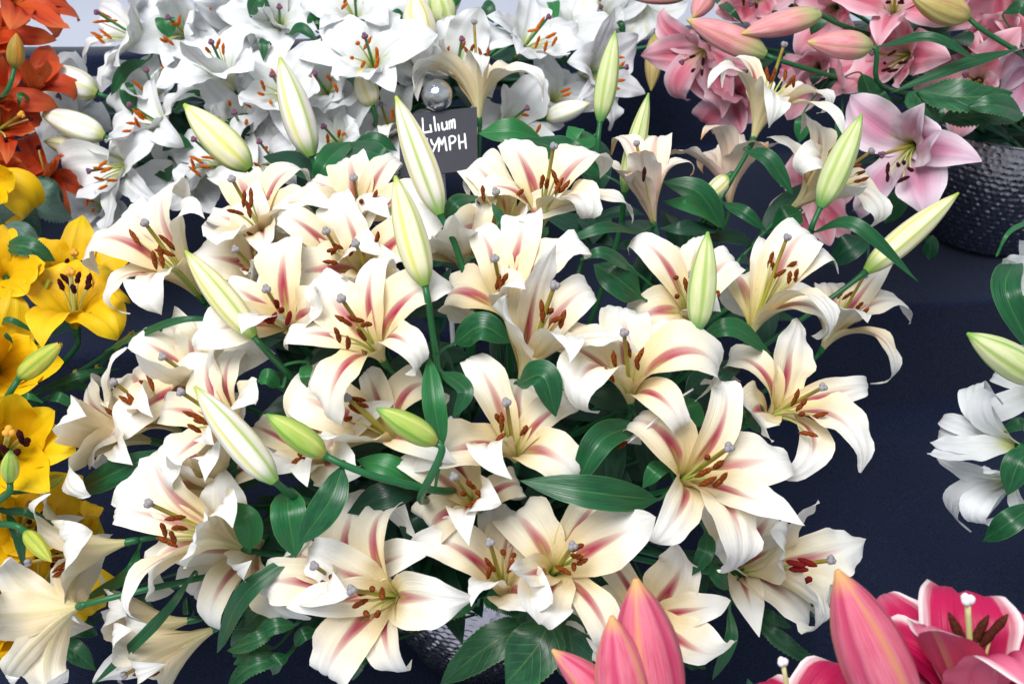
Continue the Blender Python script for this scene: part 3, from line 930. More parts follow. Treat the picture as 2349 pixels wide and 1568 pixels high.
BW_S = [0, 0.04, 0.10, 0.20, 0.35, 0.50, 0.65, 0.80, 0.90, 0.96, 1]
BW_W = [0.24, 0.48, 0.70, 0.90, 1.0, 0.97, 0.85, 0.60, 0.36, 0.18, 0.05]
def bud(g, tile, tip, base, width, mat, label, via=(), off=0.0, lean=0.02, curve=0.0, split=0.0):
    r = random.Random(hash((tip, base)) & 0xffff)
    Bp, Tp = tp(tile, *base), tp(tile, *tip)
    d = dome_depth(g, Bp) - 0.015 + off
    Bw, Tw = at(Bp, d), at(Tp, d - lean)
    a = nrm(Tw - Bw)
    Lb = np.linalg.norm(Tw - Bw)
    rad = 0.46 * width * TS * d / FPX
    e1, e2 = basis(a)
    path = stem_path(g, Bw, a, [at(tp(tile, x, y), d + dd) for x, y, dd in via] if via else None, r)
    foot = path[-1]
    t = thing('lily_bud', label, 'lily bud', foot, 'closed lily buds')
    n, m = 24, 11
    s = np.linspace(0, 1, n)
    prof = np.interp(s, BW_S, BW_W) * rad
    prof = np.convolve(np.pad(prof, 1, 'edge'), [0.25, 0.5, 0.25], 'valid')
    bd = nrm(np.cross(a, FWD))
    C = Bw + np.outer(s * Lb, a) + np.outer(curve * Lb * (s ** 2 - s), bd)
    ph0 = r.uniform(0, 6.28)
    v = np.linspace(-1, 1, m)
    for k in range(3):
        P = np.zeros((n, m, 3))
        for j, vv in enumerate(v):
            ph = ph0 + k * 2.0944 + vv * 1.06
            R = prof * (1.0 + 0.055 * math.exp(-(vv / 0.16) ** 2) - 0.10 * abs(vv) ** 5 - 0.05 * math.exp(-((abs(vv) - 0.34) / 0.14) ** 2))
            R = R + split * rad * s ** 3 * (1 - 0.4 * abs(vv))
            P[:, j] = C + R[:, None] * (math.cos(ph) * e1 + math.sin(ph) * e2)
        uv = np.stack(np.meshgrid(s, (v + 1) / 2, indexing='ij'), -1).reshape(-1, 2)
        mesh_obj('sepal', P.reshape(-1, 3), grid_faces(n, m), M[mat], t, uv, foot)
    V, F, uv = tube(C, prof * 0.93, 14)           # the inner petals showing in the seams
    mesh_obj('petal', V, F, M[mat], t, np.stack([uv[:, 0], np.full(len(uv), 0.98)], -1), foot)
    path[0] = Bw + a * 0.004
    V, F, uv = tube(path, np.concatenate([[0.0050, 0.0040], np.linspace(0.0034, 0.0042, len(path) - 2)]), 8)
    mesh_obj('stem', V, F, M['stem'], t, uv, foot)
    STEMS[g].append((t, path, foot))
    filler_leaves(g, t, path, foot, {'N': 4, 'W': 2}.get(g, 2), r)
    return t

def leaf(g, tile, base, tip, width, mid=None, off=0.0, mat='leaf', toward=0.6, fold=0.22, shape='lance', tooth=0.0, wave=0.035, dt=0.0, owner=None):
    r = random.Random(hash((base, tip)) & 0xffff)
    Bp, Tp = tp(tile, *base), tp(tile, *tip)
    db = dome_depth(g, Bp) + 0.015 + off
    dT = dome_depth(g, Tp) + 0.0 + off + dt
    dT = min(max(dT, db - 0.09), db + 0.07)
    Bw, Tw = at(Bp, db), at(Tp, dT)
    if mid is not None:
        Mw = at(tp(tile, *mid), min(db, dT) - 0.012)
    else:
        Mw = 0.5 * (Bw + Tw) + np.array([0, -0.006, 0.016])
    if owner is None:
        best = None
        for t, path, foot in STEMS[g]:
            dd = np.linalg.norm(path - Bw, axis=1) + 0.4 * np.clip(-(np.array([depth_of(p) for p in path]) - db), 0, None)
            k = int(np.argmin(dd))
            if best is None or dd[k] < best[0]:
                best = (dd[k], t, path[k], foot)
        _, t, sp, foot = best
    else:
        t, sp, foot = owner
    Q = spline([Bw, Mw, Tw], 22 if not tooth else 44)
    npet = 6
    dirb = nrm(Q[1] - Q[0])
    pet = bez(sp, sp + 0.5 * (Bw - sp) + np.array([0, 0, 0.006]), Bw - dirb * 0.012, Bw, npet + 1)[:-1]
    C = np.vstack([pet, Q])
    nh = toward * (-nrm(ray(Bp))) + (1 - toward) * np.array([0, 0, 1.0])
    W = width * TS * db / FPX
    V, F, uv = leaf_mesh(C, nh, W, fold, tooth, wave, r, shape, npet)
    return mesh_obj('leaf', V, F, M[mat], t, uv, foot)

def sprig(g, label, leaves, root, name='foliage_sprig'):
    """a spray of toothed leaves tucked into a bowl; root is where it enters the foam"""
    pot = np.array(GROUPS[g]['pot'])
    foot = pot + np.array([root[0], root[1], -0.04])
    t = thing(name, label, 'foliage', foot, 'toothed foliage tucked round the bowls')
    top = foot + np.array([root[0] * 0.55, root[1] * 0.55, 0.075])
    path = bez(foot, foot + np.array([0, 0, 0.03]), top - np.array([0, 0, 0.03]), top, 10)
    V, F, uv = tube(path, np.linspace(0.0035, 0.0025, 10), 7)
    mesh_obj('stem', V, F, M['stem'], t, uv, foot)
    for lf in leaves:
        kw = dict(mat='leaf_toothed', tooth=0.10, shape='broad', wave=0.05)
        kw.update(lf[5] if len(lf) > 5 else {})
        leaf(g, lf[0], lf[1], lf[2], lf[3], lf[4] if len(lf) > 4 else None, owner=(t, path[-1 - (len(kw) % 3)], foot), **kw)
    return t

build_setting()
build_bowls()

# ------------------------------------------------------------------ name card on a stake with a silver ball
def build_sign():
    g = 'N'
    d0 = 1.46
    c0 = at(tp((0, 1), 1610, 1217), d0)
    nrmv = nrm(-0.80 * FWD + 0.35 * np.array([0, 0, 1.0]) + np.array([-0.10, 0, 0]))
    def on(zx, zy, lift=0.0):
        R_ = ray(tp((0, 1), zx, zy))
        t = ((c0 - CAM) @ nrmv) / (R_ @ nrmv)
        return CAM + t * R_ + lift * nrmv
    ball_c = at(tp((0, 1), 1600, 815), d0 + 0.012)
    foot = np.array([ball_c[0] + 0.01, ball_c[1] - 0.005, 0.53])
    t = thing('name_card', 'small black card on a white stake with silver ball, hand-lettered in white', 'sign', foot)
    cs = [(1266, 988), (1937, 915), (1946, 1450), (1287, 1520)]
    fr = [on(*c, 0.0006) for c in cs]
    bk = [on(*c, -0.0009) for c in cs]
    mesh_obj('card', fr + bk, [(3, 2, 1, 0), (4, 5, 6, 7), (0, 1, 5, 4), (1, 2, 6, 5), (2, 3, 7, 6), (3, 0, 4, 7)], M['card'], t, None, foot, smooth=False)
    strokes = {
        'letter_upper_l': [[(1474, 1014), (1478, 1075), (1483, 1134), (1520, 1130), (1553, 1127)]],
        'letter_i': [[(1541, 1072), (1549, 1122)], [(1607, 1062), (1617, 1118)]],
        'letter_l': [[(1573, 1002), (1580, 1060), (1588, 1120)]],
        'letter_u': [[(1640, 1052), (1643, 1090), (1652, 1110), (1668, 1108), (1680, 1090)], [(1679, 1044), (1688, 1106)]],
        'letter_m': [[(1706, 1104), (1703, 1040)], [(1704, 1052), (1716, 1034), (1724, 1044), (1728, 1096)], [(1727, 1046), (1738, 1026), (1747, 1036), (1752, 1100)]],
        'letter_upper_n': [[(1452, 1312), (1448, 1196)], [(1448, 1200), (1520, 1300)], [(1520, 1304), (1512, 1186)]],
        'letter_upper_y': [[(1546, 1196), (1558, 1228), (1578, 1246)], [(1614, 1180), (1590, 1236), (1562, 1302)]],
        'letter_upper_m': [[(1613, 1296), (1620, 1188)], [(1620, 1190), (1640, 1240)], [(1640, 1240), (1662, 1172)], [(1662, 1174), (1680, 1288)]],
        'letter_upper_p': [[(1702, 1174), (1712, 1284)], [(1700, 1178), (1726, 1164), (1752, 1176), (1754, 1202), (1736, 1222), (1708, 1230)]],
        'letter_upper_h': [[(1783, 1158), (1793, 1274)], [(1834, 1146), (1846, 1270)], [(1790, 1222), (1842, 1210)]],
    }
    card = t.children[0] if t.children else None
    for nm, ss in strokes.items():
        V, F = [], []
        for st in ss:
            P2 = spline([np.array([x, y, 0.0]) for x, y in st], 14) if len(st) > 2 else np.linspace([st[0][0], st[0][1], 0], [st[1][0], st[1][1], 0], 8)
            w = 7.6 * (1 + 0.12 * np.sin(np.linspace(0, 5, len(P2)) + st[0][0]))
            T = np.gradient(P2, axis=0)
            T /= np.linalg.norm(T, axis=1)[:, None]
            Nn = np.stack([-T[:, 1], T[:, 0], 0 * T[:, 0]], -1)
            ring = [P2[k] + Nn[k] * w[k] for k in range(len(P2))] + [P2[-1] + T[-1] * w[-1]] + [P2[k] - Nn[k] * w[k] for k in range(len(P2) - 1, -1, -1)] + [P2[0] - T[0] * w[0]]
            top = [on(p[0], p[1], 0.0011) for p in ring]
            low = [on(p[0], p[1], 0.0004) for p in ring]
            b = len(V)
            m = len(ring)
            V += top + low
            nP = len(P2)
            for k in range(nP - 1):
                F.append((b + k, b + k + 1, b + 2 * nP - 1 - k, b + 2 * nP - k))
            F.append((b + nP - 1, b + nP, b + nP + 1))
            F.append((b + 0, b + 2 * nP, b + 2 * nP + 1))
            F += [(b + k, b + (k + 1) % m, b + m + (k + 1) % m, b + m + k) for k in range(m)]
        mesh_obj(nm, V, F, M['chalk'], t, None, foot, smooth=False)
    # ball
    R = 135 * TS * d0 / FPX
    V, F = [], []
    n, m = 20, 28
    for i in range(n + 1):
        a = math.pi * i / n
        for j in range(m):
            b = 2 * math.pi * j / m
            k = 1 + 0.012 * math.sin(7 * a + 3 * b) + 0.008 * math.sin(11 * b - 4 * a)
            V.append(ball_c + R * k * np.array([math.sin(a) * math.cos(b), math.sin(a) * math.sin(b), math.cos(a)]))
    mesh_obj('ball_finial', V, [tuple(reversed(f)) for f in grid_faces(n + 1, m, True)], M['foil'], t, None, foot)
    top = np.array([ball_c[0], ball_c[1] + 0.006, ball_c[2] - R * 0.6])
    V, F, uv = tube(np.linspace(foot, top, 12), 0.0042, 10)
    mesh_obj('stake', V, F, M['stake'], t, uv, foot)
build_sign()

# ------------------------------------------------------------------ cream lilies of the middle bowl
def N(*a, **k):
    return flower('N', *a, **k)
N((1,0), (1720,1160), (1237,515), [(1150,420,1230,320), (1000,640,800,975), (1390,250,1640,255), (1560,400,1760,440), (1300,960,1350,1310), (1000,1000,1050,1360)],
  an=[(1150,640),(1430,680),(1410,765),(1385,830),(1320,865)], off=0.0, size=1.12, label='cream lily facing the yellow lilies, its petals arching over their open bloom')
N((1,0), (2310,720), (1980,140), [(2080,200,1930,215), (1840,450,1760,480), (2450,70,2700,235), (2240,580,2215,800), (1900,600,1850,600)],
  an=[(2085,310),(2145,300),(2125,400),(2010,420)], label='cream lily with rosy throat between the white lilies and a hooked white petal')
N((1,1), (960,580), (885,130), [(680,230,560,270), (870,40), (1110,80,1270,90), (1180,420)], an=[(890,390),(950,340),(1065,290)], off=0.05,
  label='pale cream lily facing upward just below the broad green leaf left of the name card')
N((1,1), (850,930), (650,585), [(400,500,240,550), (740,400,620,370), (1000,420,1210,310), (1100,700)], an=[(690,750),(745,715),(865,745),(690,850),(720,750)], off=0.035,
  label='cream lily with three rose-streaked petals behind the widest white-tipped bloom')
N((1,1), (1040,1000), (900,690), [(1230,790), (600,910,500,960), (1240,1210), (800,960)], an=[(945,945)], off=0.02, fill=3,
  label='cream lily nearly hidden behind the widest white-tipped bloom, only its grey stigma rising')
N((2,1), (1150,320), (780,-228), [(490,-428), (1030,-430,1240,-590), (1350,-240,1760,-320), (1300,120,1390,460), (780,380,760,870), (450,60,220,150)],
  an=[(800,-40),(905,-48),(990,-8),(750,80),(840,155),(955,85)], off=-0.045, size=1.0, label='widest white-tipped lily with crimson streaks and a small brown moth in its throat', wide=1)
N((1,1), (370,1460), (140,1080), [(370,625), (580,1130), (-230,1060), (-80,1380), (690,1300)], an=[(230,1210),(270,1260),(330,1330),(140,1340),(200,1330)], off=-0.01, fresh=True,
  label='newly opened white lily with smooth dark red anthers beside the widest bloom')
N((1,0), (2300,1050), (2010,740), [(1960,1010), (2140,830)], an=[(2115,925)], off=0.06, label='small cream lily in shade under a hooked white petal, stigma showing on dark cloth', fill=2)
N((1,1), (190,960), (85,800), [(40,860), (240,830), (60,980)], off=0.07, label='shaded cream lily crossed by a slanting green stalk', fill=0)
N((0,1), (1960,1040), (1915,190), [(1500,510,1330,740), (1560,590,1410,870), (1830,480), (1960,470,2010,660), (2240,560,2365,700), (2300,600,2555,840)],
  an=[(1860,450),(1890,430),(1970,465),(2030,470)], off=0.10, tilt=78, label='cream lily standing behind the silver ball, petals curling over it')
N((0,1), (1270,1400), (1120,890), [(1180,1075,1000,1080), (1200,1080,1110,1250)], off=0.29, label='cream lily beside the name card with one drooping triangular petal', fill=1, size=0.9)
N((1,2), (330,600), (458,-138), [(130,-140,40,-238), (150,-150,140,-180), (640,20,910,105), (720,320,690,510), (1010,310,1165,510), (0,200,-200,430)],
  an=[(360,160),(475,135),(500,200),(550,210),(400,180)], off=0.0, label='cream lily with orange anthers right of the name card, beneath a big dark leaf')
N((1,1), (1830,950), (1720,420), [(1660,560,1770,605), (1740,450), (1560,620), (2000,420)], off=0.06, label='butter yellow lily under the name card crossed by a straight dark stalk', fill=0, pist=False)
N((1,1), (2230,640), (2100,250), [(1990,40,1870,145), (2030,130,1830,300), (2300,480), (2150,500)], off=0.05, label='cream lily with yellow-green throat and curled leaf before it, below the name card', fill=3)
N((1,2), (1320,545), (1165,-163), [(1080,-198,935,-83), (1340,-218,1370,-63), (1560,-18,1655,127), (1200,-160), (1080,100)],
  an=[(1160,32),(1205,12),(1230,102)], off=0.03, size=0.92, tilt=66, style='F', pri=(22, 40), label='narrow fading lily with brown petal tips standing alone against the dark cloth')
N((0,3), (30,1200), (300,380), [(-170,560,-360,740), (-60,500,-300,730), (60,630), (200,790,230,1100), (480,740,580,800), (640,800,590,1000), (650,900,870,1100)],
  an=[(155,630),(205,650),(310,640),(350,700),(380,700)], off=0.03, tilt=72, label='tallest cream lily, upright like a goblet with swept-back petals, beside pink buds', wide=1)
N((1,2), (1960,380), (1960,-320), [(1880,-290,1690,-280), (1760,-90,1690,95), (2050,-300), (2300,-160)], off=0.06, tilt=80, style='F', label='pinkish cream lily seen from outside below the tallest cream lily', fill=0, pist=False)
N((1,3), (350,400), (1045,-98), [(580,-330,400,-298), (560,-60,370,150), (960,150,920,440), (1060,300,1055,625), (1040,180)], an=[(960,150),(910,30)], off=0.03,
  label='cream lily facing the lilac pink one, behind an upright green bud')
N((1,3), (5,1490), (325,640), [(130,580), (-150,980,-20,1390), (560,800,790,940), (480,600,590,840), (420,1210,560,1540), (640,1190,690,1550)],
  an=[(185,830),(210,900),(260,950),(350,880),(345,980),(400,960)], off=-0.02, label='creamy yellow lily with broad crimson streaks next to the tall upright bud', wide=1)
N((1,3), (620,1600), (985,965), [(1270,720), (1240,1170,1420,1355), (1190,1560,1100,1970), (870,1280,1040,1310), (600,1050)], an=[(790,1110),(850,1130),(940,1225),(980,1280)], off=0.02,
  label='cream lily reaching out over bare dark cloth below the slanting bud')
N((1,2), (1600,1350), (1640,960), [(1230,680,1030,740), (1700,780,1440,1030), (1950,840,2020,960), (1350,1270,1300,1420), (1660,620), (1850,1230)], an=[(1590,1050),(1860,1120)], off=0.02,
  label='cream lily half hidden behind the tall upright bud, one speckled streaked petal beside it')
N((2,2), (170,490), (465,-338), [(700,-290,830,-188), (200,-440,160,-330), (560,90,620,270), (50,-250), (480,-690)], an=[(360,-118),(430,-118),(480,-48),(530,-48)], off=-0.01,
  label='cream lily with a long pale tube over a hooked green leaf', size=1.12, pri=(40, 50))
N((1,1), (2200,1370), (2090,820), [(2000,640,1860,690), (1700,1120,1960,1390), (2400,740), (2330,520,2325,430), (2740,710,2930,775), (2300,1000)], an=[(2120,1020),(2170,1000),(2140,1050)], off=0.0,
  label='cream lily whose lower petal folds into a white hook beside the straight bud stalk', wide=1)
N((2,2), (1115,680), (1060,65), [(1060,-170), (470,130,250,190), (1500,20,1640,-20), (1600,220,1690,670), (700,420,780,840), (1400,640,1460,890)],
  an=[(1095,200),(975,290),(1170,320),(1190,270),(940,430)], off=-0.035, label='wide open white lily with drooping lower petals beneath the tall upright bud', wide=0)
N((2,1), (2270,1170), (2190,660), [(1950,340,1810,290), (2330,600), (2600,720,2750,730), (2020,1050,2230,1320), (2540,1090,2675,1360)], an=[(2120,800),(2150,830),(2130,970),(2345,900)], off=-0.01,
  label='cream lily with one tall rounded petal between two dark green leaves')
N((2,1), (1960,1600), (1740,1290), [(1680,1020,1640,900), (1400,1170,1270,1200), (2080,1480), (1850,1560,1850,1860), (2170,1500), (1720,1600,1780,1720)], an=[(1885,1365),(1960,1440),(1955,1490),(1820,1440),(1900,1530)], off=0.0,
  label='cream lily with golden throat below the fork of the two green buds')
N((2,1), (1290,1040), (830,620), [(450,620,285,600), (1040,500,950,390), (1350,560,1560,835), (860,960,960,1240), (500,900)], an=[(900,630),(870,660),(955,680),(900,720),(840,800)], off=0.01,
  label='golden cream lily under the widest white-tipped bloom, behind a yellowing green bud', wide=1)
N((2,0), (2130,960), (1545,570), [(1415,800), (1760,300,1900,180), (2060,600,2155,635), (1990,250,2185,290), (1750,1000)], an=[(1650,770),(1730,825),(1660,880)], off=-0.01,
  label='cream lily with a tall streaked petal partly behind the long slanting bud')
N((2,0), (1560,930), (970,485), [(950,600,1110,750), (1120,400,1190,560), (1430,370,1590,530), (1170,600,1280,790)], an=[(1135,650),(1285,480)], off=0.02, label='crumpled cream lily with folded white petal tips, facing the yellow lily stalks')
N((2,0), (1800,560), (1390,270), [(1200,130,1070,190), (1650,20,1780,80), (1450,0,1400,120), (1160,250)], off=0.03, fill=0, label='broad peach lily below the long narrow strap leaf, seen from outside')
N((2,0), (1330,1000), (550,860), [(740,560,950,440), (570,780,660,710), (590,1250,700,1500), (930,1020,910,1250), (1010,1060,1090,1170)], an=[(720,990)], off=-0.01, fill=2, tilt=72,
  label='peach cream lily lying sideways above a broad ribbed leaf, back of its petals showing')
N((3,0), (2100,410), (1270,25), [(1060,90,970,195), (1320,-300,1560,-480), (1900,20,1985,200), (1300,560,1470,805), (1100,750,1180,1080), (1600,360)],
  an=[(1500,150),(1530,235),(1400,250),(1475,310),(1430,350)], off=-0.03, label='cream lily lying sideways with two white petals curling down like claws', wide=0, size=1.08)
N((2,0), (1950,1480), (1600,1050), [(1560,1040,1630,1310), (1820,1040,1700,1300), (1420,1110)], off=0.01, fill=0, pist=False, label='cream lily with arched petals between the long slanting bud and the sideways lily')
N((2,1), (660,1190), (350,950), [(130,940), (480,1130,470,1360), (200,1190), (840,1260)], an=[(430,1100),(420,1150)], off=0.02, fill=2, label='cream lily underneath the plump green bud, mostly covered by it')
N((3,0), (1120,350), (240,530), [(310,150,360,-80), (490,250,695,140), (560,760,690,1080), (580,620,600,990), (800,270)], an=[(490,490),(510,620),(530,560)], off=-0.10, tilt=78, pri=(38, 60),
  label='cream trumpet lily seen from the side over ochre yellow petals, pale pink stigma out front')
N((3,0), (690,900), (180,1060), [(90,640,50,420), (-120,950), (90,1560), (420,1250,600,1560), (620,1030,690,1085)], an=[(230,1190),(270,1150)], off=-0.26, size=0.95, away=True, fill=2, pist=False,
  label='white lily turned away at the foot of the yellow lilies, petals bent like a star')
N((3,0), (1650,1020), (1000,1130), [(930,940,1060,960), (820,1010), (870,1110), (1300,1060)], off=0.03, fill=0, pist=False, tilt=80, pri=(28, 50), label='shaded cream trumpet lily crossed by a long strap leaf')
N((3,0), (1860,1080), (1060,1490), [(1000,1210,1010,1060), (790,1550), (1250,1360,1390,1430), (1000,1450), (1300,1560)], an=[(1290,1490),(1200,1460)], off=-0.01, tilt=80, pri=(32, 45), fill=3,
  label='white trumpet lily with ribbed tube pointing down beside a strap leaf')
N((3,0), (2260,330), (1850,640), [(1680,760,1700,850), (1850,800,1930,1090), (2040,560,2040,620), (1300,520)], off=0.04, fill=0, pist=False, label='cream lily in the shade under the sideways lily, one petal curled like a sickle')
N((3,1), (1300,830), (870,765), [(430,390), (1060,240,1425,325), (1930,880), (285,900), (690,1560), (1150,1120,1390,1470)], an=[(965,790),(1045,757),(1130,805),(940,880),(990,965),(1090,970)], off=-0.045,
  label='fully open cream lily hanging over the hammered bowl, green at its heart', size=1.05, wide=1)
N((3,1), (900,790), (550,560), [(10,730), (430,480), (640,760,790,770), (500,900)], an=[(695,650),(625,705)], off=-0.01, fill=2, label='cream lily tucked behind the one over the bowl, a single streaked petal reaching out')
N((3,1), (2190,850), (2050,360), [(2080,140,1960,60), (1600,340,1330,400), (1870,770), (2280,770,2535,850), (2480,500), (2330,200)], an=[(2160,440),(2250,470),(2230,560),(2050,550),(2040,620)], off=-0.02,
  label='peach lily with pale green stigma above the toothed leaves on the bowl rim', wide=1)
N((3,2), (440,640), (620,390), [(300,300,200,260), (110,600), (700,180,900,160), (1000,300,1330,140), (330,1060), (800,900,770,1310)], an=[(665,400),(655,480),(700,525),(630,560),(535,590)], off=-0.035,
  label='golden lily below the long horizontal leaf, pollen spilt on its lower petals', wide=1)
N((3,2), (1270,1060), (1230,800), [(860,480), (1540,560,1480,350), (1970,850), (1760,1290,2025,1195), (790,1350)], off=0.0, fill=0, pist=False, label='white lily directly behind the half-open hot pink bloom, petals spreading round it')
N((2,2), (1500,1370), (1955,1045), [(1400,930,1170,1020), (1880,880,1710,480), (2550,1160), (2560,1640), (2050,1740,1880,2145), (1480,1690,1270,1925)],
  an=[(1770,1130),(1860,1195),(1735,1260),(1780,1335),(1890,1320),(1850,1355)], off=-0.05, label='large cream lily facing right with grey stigma, crimson streaks on every petal', size=1.1, wide=1)
N((2,3), (130,800), (630,530), [(-100,280,-160,520), (380,150,480,-60), (1090,520), (850,850,985,1275), (560,1000,180,1330), (120,720,250,950)],
  an=[(400,620),(450,680),(450,760),(600,770),(510,925)], off=-0.03, label='cream lily at the edge of the bare dark cloth, one broad petal pointing across it', wide=0)
N((3,3), (-70,620), (700,510), [(180,480,310,270), (600,10), (1015,330), (740,1000), (430,700,500,990), (400,1110), ], an=[(400,540),(500,530),(500,680),(430,590)], off=-0.02, fresh=True, pri=(40, 10), tilt=52, size=1.1,
  label='half open white lily beside the hot pink bud, dark red anthers inside')
N((3,2), (1960,580), (2180,360), [(1840,440), (2300,150), (2200,1110), (2400,330)], an=[(2170,375),(2090,300)], off=0.04, fill=2, label='shaded white lily beneath the large right-facing cream lily', pist=False)

# buds of the middle bowl
def C(*a, **k):
    return bud('N', *a, **k)
C((0,0), (1570,890), (2130,1445), 330, 'bud_C2', 'fat cream bud leaning over the white lilies above a peach lily', off=0.03, via=[(2330,1650,0.03)])
C((0,1), (255,490), (525,1335), 300, 'bud_C', 'slender cream bud standing upright among the white lilies', via=[(565,1470,0.01)], off=0.05)
C((0,1), (1245,820), (1620,1830), 290, 'bud_C', 'long pinkish white bud crossing the name card', via=[(1740,2060,0.01), (1870,2450,0.03)], off=-0.055, curve=0.02)
C((1,1), (1240,110), (1495,1045), 300, 'bud_C2', 'long yellowish bud standing just below the card, its stalk running straight down', via=[(1520,1180,0.0), (1560,1450,0.02), (1600,1700,0.04)], off=-0.07)
C((1,0), (1580,750), (2170,1485), 270, 'bud_C2', 'slim slanting bud with green stripe against the peach lily facing yellow blooms', via=[(2250,1580,0.0), (2400,1740,0.03)], off=-0.05)
C((2,0), (1660,520), (2349,1335), 310, 'bud_C', 'large white bud with bold green stripes slanting over the cream lilies', via=[(2460,1430,0.02)], off=-0.08)
C((2,1), (140,760), (635,1110), 250, 'bud_G', 'plump green bud on a long horizontal stalk', via=[(800,1190,0.0), (1100,1300,0.01), (1480,1390,0.03)], off=-0.07)
C((2,1), (1080,710), (1590,1005), 250, 'bud_G', 'green bud yellowing at its base, on a sharply bent stalk', via=[(1640,1060,0.0), (1580,1220,0.01), (1490,1390,0.03)], off=-0.075)
C((0,2), (985,265), (855,1035), 210, 'bud_GC', 'pale green bud standing tallest between the white lilies and dark cloth', via=[(835,1250,0.0), (830,1700,0.05)], off=0.05)
C((0,2), (1270,795), (1060,1640), 190, 'bud_GC', 'pale green bud behind the narrow fading lily', via=[(1050,1800,0.02)], off=0.07)
C((1,2), (1775,590), (1690,1420), 270, 'bud_GC', 'tall olive green bud standing upright between two cream lilies', via=[(1660,1560,0.0), (1655,1680,0.02)], off=-0.08)
C((0,3), (965,975), (610,1770), 260, 'bud_GC', 'lime green bud in front of the lilac pink lily', via=[(540,1930,0.0), (520,2040,0.03)], off=-0.01)
C((1,3), (1790,260), (1000,930), 250, 'bud_C2', 'long cream bud pointing at the hammered bowl of the pink lilies', off=0.02, lean=0.0)
C((1,2), (1730,330), (1950,120), 170, 'bud_C2', 'small blushed bud nodding below the pinkish cream lily', off=0.08, lean=0.0)

# leaves of the middle bowl
def LF(*a, **k):
    return leaf('N', *a, **k)
LF((1,2), (1900,560), (1380,160), 230, mid=(1700,260), off=0.0)
LF((1,2), (1880,530), (1390,330), 240, mid=(1650,370), off=0.02)
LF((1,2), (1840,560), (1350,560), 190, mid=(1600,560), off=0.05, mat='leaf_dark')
LF((0,2), (900,1500), (210,1185), 260, mid=(560,1300), off=0.02)
LF((0,2), (340,1180), (-190,1140), 230, mid=(100,1120), off=0.05)
LF((0,1), (815,1250), (1310,1440), 240, mid=(1060,1310), off=0.0)
LF((0,1), (560,1600), (860,1210), 200, mid=(660,1380), off=0.0, fold=0.5)
LF((0,1), (900,1215), (1260,1290), 130, mid=(1080,1190), off=0.03)
LF((2,2), (1335,1490), (165,1325), 290, mid=(800,1430), off=-0.05, toward=0.75)
LF((2,2), (1150,850), (640,1400), 260, mid=(850,1000), off=-0.02, fold=0.45)
LF((2,2), (150,500), (475,780), 260, mid=(370,440), off=-0.04, fold=0.4)
LF((1,2), (1690,1500), (2310,1630), 190, mid=(1990,1410), off=-0.04)
LF((2,1), (320,1420), (390,1985), 300, mid=(330,1620), off=-0.06, fold=0.35)
LF((2,1), (790,1210), (410,1880), 270, mid=(680,1500), off=-0.09, toward=0.8)
LF((2,1), (1450,1385), (910,1150), 230, mid=(1180,1210), off=0.0)
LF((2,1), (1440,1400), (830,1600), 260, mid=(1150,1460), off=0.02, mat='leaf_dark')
LF((2,0), (1395,1070), (655,1425), 240, mid=(1040,1230), off=-0.03, toward=0.8)
LF((1,0), (1890,1340), (890,1610), 80, mid=(1480,1360), off=-0.03, shape='strap')
LF((1,1), (1750,1540), (2230,1540), 270, mid=(1980,1400), off=-0.02)
LF((2,1), (1640,1040), (1530,270), 200, mid=(1570,660), off=-0.05, fold=0.45, toward=0.8)
LF((2,1), (1640,400), (1735,795), 150, mid=(1840,560), off=-0.05, fold=0.4)
LF((2,2), (1960,830), (2285,915), 230, mid=(2120,740), off=-0.01)
LF((1,3), (535,600), (1445,1015), 120, mid=(900,530), off=-0.045, wave=0.06)
LF((1,3), (440,420), (200,560), 240, mid=(330,470), off=0.03)
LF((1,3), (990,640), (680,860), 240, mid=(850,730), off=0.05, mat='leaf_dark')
LF((1,2), (1180,600), (470,720), 110, mid=(880,560), off=-0.0)
LF((1,2), (1130,915), (685,830), 130, mid=(880,770), off=0.0)
LF((1,2), (1200,1150), (800,870), 320, mid=(990,980), off=0.03)
LF((1,2), (400,560), (60,740), 170, mid=(220,640), off=0.0)
LF((2,2), (430,350), (600,500), 230, mid=(500,400), off=0.05, mat='leaf_dark')
LF((2,2), (680,560), (1250,720), 200, mid=(950,640), off=0.03, mat='leaf_dark')
LF((2,2), (1600,900), (1480,600), 260, mid=(1600,740), off=0.02)
LF((2,2), (1990,300), (1750,560), 200, mid=(1900,420), off=0.04, mat='leaf_dark')
LF((2,2), (1420,1190), (1220,1390), 170, mid=(1330,1240), off=-0.01)
LF((3,2), (1760,280), (1640,640), 150, mid=(1760,430), off=-0.03)
LF((3,2), (1800,540), (1960,750), 150, mid=(1870,650), off=-0.02)
LF((3,2), (1960,930), (1815,1530), 110, mid=(1970,1200), off=-0.02, shape='strap')
LF((0,2), (2105,1290), (2500,1665), 150, mid=(2300,1360), off=-0.01)
LF((1,2), (1910,345), (2280,590), 120, mid=(2090,430), off=0.02)
LF((0,2), (800,1160), (580,1080), 200, mid=(680,1190), off=0.06)
LF((3,0), (1640,640), (790,1580), 110, mid=(1370,1010), off=-0.05, shape='strap')
LF((3,0), (1190,400), (720,845), 130, mid=(1080,640), off=-0.03, shape='strap')
LF((3,1), (380,460), (-280,1300), 180, mid=(-60,820), off=-0.01, shape='strap')
LF((3,0), (1640,930), (1560,940), 150, mid=(1600,900), off=0.05, mat='leaf_dark')
LF((3,0), (2130,420), (1960,20), 240, mid=(2110,180), off=-0.02)
LF((2,0), (2300,1050), (1760,1560), 220, mid=(1880,1330), off=0.03)
LF((2,0), (2150,100), (1960,180), 250, mid=(2060,130), off=0.03, mat='leaf_dark')
LF((2,1), (250,520), (60,480), 150, mid=(150,440), off=0.0)
